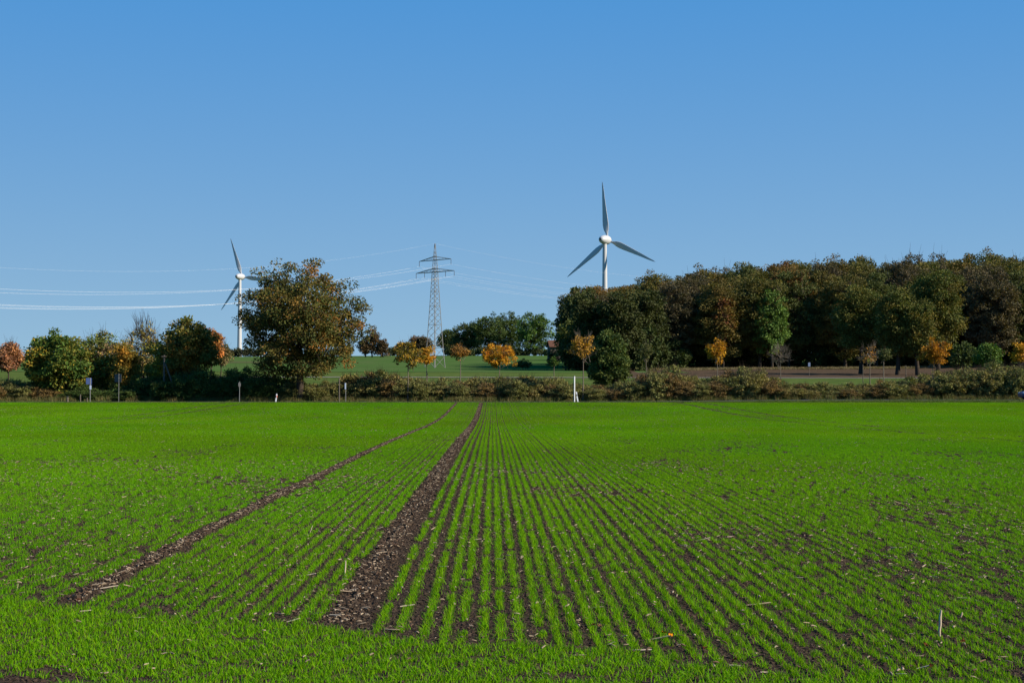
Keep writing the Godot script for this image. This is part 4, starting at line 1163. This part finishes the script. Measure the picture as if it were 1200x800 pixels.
# what stands nearest to a pixel column: words for a label
func beside(px: float, marks: Array) -> String:
	var best := 0
	for k in marks.size():
		if absf(marks[k][0] - px) < absf(marks[best][0] - px): best = k
	return marks[best][1]
func shrubs() -> void:
	var marks := [[-30, "west of the reddish tree"], [10, "under the small reddish tree"], [45, "west of the broad green maple"], [67, "under the broad green maple"], [105, "behind the blue road sign"], [139, "behind the square dark road sign"], [168, "under the half bare tree"], [192, "at the dark wooden pole"], [219, "under the tall olive tree"], [247, "under the small orange tree"], [280, "behind the round sign"], [323, "behind the leaning red white post"], [352, "under the big oak"], [385, "east of the oak trunk"], [405, "behind the narrow pale sign"], [440, "below the brown ridge trees"], [478, "at the slender yellow green tree"], [509, "in front of the pylon"], [540, "in front of the bronze young tree"], [586, "in front of the orange gold maple"], [620, "below the ridge copse"], [650, "in front of the tiny sapling"], [675, "behind the tall white stake"], [700, "under the green maple"], [735, "east of the green maple"], [757, "in front of the slim dull tree"], [790, "where the hedge bulges up"], [815, "west of the airy golden tree"], [840, "under the airy golden tree"], [880, "in the rounded hump of hedge"], [915, "under the leafless fan shaped tree"], [948, "below the blue white board"], [985, "in the low clipped stretch"], [1020, "under the nearly bare tree"], [1050, "below the ivy tree"], [1094, "under the round orange maple"], [1130, "in the high brown stretch"], [1160, "below the bright green bush"], [1196, "above the blue car"], [1235, "beyond the blue car"]]
	var kinds := {
		"rust": [[Color(0.092, 0.058, 0.022), Color(0.077, 0.053, 0.02), Color(0.102, 0.067, 0.024)], "rust brown hedge shrub", "rust brown hedge shrubs"],
		"olive": [[Color(0.07, 0.072, 0.022), Color(0.085, 0.08, 0.026), Color(0.058, 0.062, 0.02)], "olive green hedge shrub", "olive hedge shrubs"],
		"tan": [[Color(0.105, 0.09, 0.03), Color(0.085, 0.078, 0.024), Color(0.095, 0.074, 0.026)], "dry tan hedge shrub", "tan hedge shrubs"],
		"green": [[Color(0.035, 0.06, 0.014), Color(0.045, 0.07, 0.016), Color(0.03, 0.05, 0.013)], "dark green roadside shrub", "green shrubs below the roadside trees"]}
	var proto := {}
	var idx := 0
	for kd in kinds:
		for v in 3:
			idx += 1
			proto[kd + str(v)] = grow({"seed": 500 + idx, "gain": 1.5 if kd == "green" else 2.3, "mid": Vector3(0, 1.45, 0), "r": Vector3(1.6, 1.6, 1.4), "pal": kinds[kd][0], "clumps": 70, "leaves": 64, "size": 0.16, "spread": 0.38, "trunk": 0.03, "stems": 5, "limbs": 5, "low": 0.95, "lobes": 0.35, "twigs": 8 if kd != "green" else 3, "twig": 0.012})
	var first := {}
	rng.seed = 9191
	# top of the hedge along the picture
	var line := [[-60, 448], [20, 446], [50, 452], [150, 455], [165, 440], [200, 440], [235, 432], [250, 440], [275, 436], [300, 438], [330, 446], [380, 450], [400, 447], [430, 437], [455, 441], [490, 447], [560, 446], [625, 443], [660, 447], [700, 452], [730, 448], [760, 438], [785, 434], [805, 442], [830, 447], [862, 438], [885, 432], [900, 441], [915, 451], [990, 451], [1030, 448], [1060, 444], [1072, 446], [1085, 441], [1105, 437], [1135, 436], [1155, 433], [1175, 431], [1200, 431], [1300, 434]]
	for lane in 2:
		var px := -50.0 + lane * 9.0
		while px < 1260.0:
			var d := 146.7 + lane * 2.2 + rng.randf_range(-0.8, 0.8)
			var ln := 446.0
			for k in line.size() - 1:
				if px >= line[k][0] and px < line[k + 1][0]: ln = lerpf(line[k][1], line[k + 1][1], (px - line[k][0]) / float(line[k + 1][0] - line[k][0]))
			ln += rng.randf_range(-1.5, 4.0) + (5.0 if lane == 0 else 0.0)
			var x := px_x(px, d)
			var y0 := land(x, d)
			var h := px_y(ln, d) - y0
			var u := rng.randf()
			var kd := "green" if px > 150 and px < 340 else ("olive" if u < 0.48 else ("rust" if u < 0.72 else "tan"))
			if px >= 340 and px < 400: kd = "olive"
			if px < 150 and px > 65: kd = "green"
			var key := kd + str(rng.randi() % 3)
			var says: String = ("front " if lane == 0 else "rear ") + kinds[kd][1] + " " + beside(px, marks)
			var t: Node3D
			if not first.has(key):
				t = thing("hedge_shrub", says, "shrub", Vector3(x, y0, -d), 0.0, kinds[kd][2])
				part("stem", proto[key][0], mat.bark, t)
				part("foliage", proto[key][1], mat.leaf, t)
				first[key] = t
			else:
				t = copy_of(first[key], says, kinds[kd][2], Vector3(x, y0, -d), 0.0, Vector3.ONE)
			t.rotation.y = rng.randf() * TAU
			t.scale = Vector3(rng.randf_range(0.85, 1.2), h / 2.5, rng.randf_range(0.8, 1.1))
			px += 15.0 * rng.randf_range(0.8, 1.3)
	# bushes that stand out
	tree("green_bush", "bright green bush behind the high hedge end", "", 1158, 200.0, 402, 432, 19, {"seed": 551, "pal": [Color(0.04, 0.075, 0.014), Color(0.055, 0.09, 0.016)], "clumps": 70, "leaves": 46, "size": 0.3, "spread": 0.7, "trunk": 0.08, "stems": 4, "low": 1.0, "category": "bush", "wood_name": "stem", "leaf_name": "foliage"})
	tree("green_bush", "deep green bush below the tall olive tree", "", 1128, 236.0, 402, 430, 16, {"seed": 552, "pal": [Color(0.035, 0.052, 0.014), Color(0.045, 0.06, 0.016)], "clumps": 60, "leaves": 46, "size": 0.4, "spread": 0.9, "trunk": 0.08, "stems": 4, "low": 1.0, "category": "bush", "wood_name": "stem", "leaf_name": "foliage"})
	tree("green_bush", "yellow green bush growing over the hedge end", "", 1172, 156.0, 425, 456, 14, {"seed": 553, "pal": [Color(0.07, 0.09, 0.018), Color(0.09, 0.1, 0.022)], "clumps": 50, "leaves": 46, "size": 0.24, "spread": 0.5, "trunk": 0.05, "stems": 4, "low": 1.0, "category": "bush", "wood_name": "stem", "leaf_name": "foliage"})
	tree("green_bush", "low bush on the meadow below the ridge copse", "", 614, 300.0, 421, 430, 8, {"seed": 554, "pal": [Color(0.035, 0.052, 0.014), Color(0.045, 0.06, 0.016)], "clumps": 26, "leaves": 40, "size": 0.35, "spread": 0.6, "trunk": 0.05, "stems": 3, "low": 1.0, "category": "bush", "wood_name": "stem", "leaf_name": "foliage"})
	tree("green_bush", "bush between the barn and the meadow", "", 650, 330.0, 407, 430, 10, {"seed": 555, "pal": [Color(0.035, 0.052, 0.014), Color(0.045, 0.06, 0.016)], "clumps": 30, "leaves": 40, "size": 0.4, "spread": 0.8, "trunk": 0.05, "stems": 3, "low": 1.0, "category": "bush", "wood_name": "stem", "leaf_name": "foliage"})

func _ready() -> void:
	var cam := Camera3D.new()
	cam.name = "camera"
	add_child(cam)
	cam.position = Vector3(0, EYE, 0)
	cam.rotation.x = atan((HORIZON - 400.0) / F)
	cam.fov = rad_to_deg(2.0 * atan(400.0 / F))
	cam.near = 0.1
	cam.far = 12000.0
	cam.current = true
	var sky_m := ProceduralSkyMaterial.new()
	sky_m.sky_top_color = lin(0.0, 0.128, 0.368)
	sky_m.sky_horizon_color = lin(0.182, 0.291, 0.378)
	sky_m.sky_curve = 0.1333
	sky_m.ground_horizon_color = lin(0.182, 0.291, 0.378)
	sky_m.ground_bottom_color = lin(0.04, 0.05, 0.03)
	sky_m.sun_angle_max = 3.0
	var env := Environment.new()
	env.background_mode = Environment.BG_SKY
	env.sky = Sky.new()
	env.sky.sky_material = sky_m
	env.tonemap_mode = Environment.TONE_MAPPER_LINEAR
	env.tonemap_exposure = 1.8
	env.sdfgi_enabled = true
	env.ssao_enabled = true
	env.ssil_enabled = true
	var we := WorldEnvironment.new()
	we.environment = env
	add_child(we)
	var sun := DirectionalLight3D.new()
	sun.name = "sun"
	add_child(sun)
	var az := deg_to_rad(71.0)
	var el := deg_to_rad(30.0)
	var to_sun := Vector3(sin(az) * cos(el), sin(el), cos(az) * cos(el))
	sun.look_at_from_position(Vector3.ZERO, -to_sun)
	sun.light_energy = 1.6
	sun.light_color = Color(1.0, 0.95, 0.87)
	sun.light_angular_distance = 0.5
	sun.shadow_enabled = true

	patchy.seed = 21
	patchy.frequency = 0.12
	patchy.fractal_octaves = 3
	build_materials()
	noisy("dry_grass", [Color(0.11, 0.1, 0.05), Color(0.16, 0.14, 0.08), Color(0.22, 0.19, 0.12)], 6.0, 0.03, 0.95, 3.0, 16, 256)
	noisy("stubble", [Color(0.06, 0.085, 0.03), Color(0.075, 0.085, 0.035), Color(0.09, 0.085, 0.045)], 40.0, 0.02, 0.95, 2.0, 17, 256)
	plain("straw_pale", lin(0.42, 0.34, 0.25), 0.9, 0.0, 0.1)
	plain("straw_tan", lin(0.3, 0.23, 0.155), 0.9, 0.0, 0.1)
	for q in [["leaf_gold", 0.5, 0.2, 0.01], ["leaf_red", 0.09, 0.03, 0.014], ["leaf_brown", 0.13, 0.06, 0.03]]:
		plain(q[0], lin(q[1], q[2], q[3]), 0.9, 0.0, 0.0).cull_mode = BaseMaterial3D.CULL_DISABLED
	setting()
	print("setting ", Time.get_ticks_msec())
	turbine(709, 833.0, 280.5, 96.0, 35.0, "white wind turbine rising behind the dark wood")
	turbine(280.3, 1176.0, 324.0, 111.0, 27.0, "white wind turbine half hidden behind the big oak")
	pylon()
	barn()
	trees()
	print("trees ", Time.get_ticks_msec())
	verge()
	roadside()
	car()
	crop()
	print("crop ", Time.get_ticks_msec())
	litter()
	print("litter ", Time.get_ticks_msec())
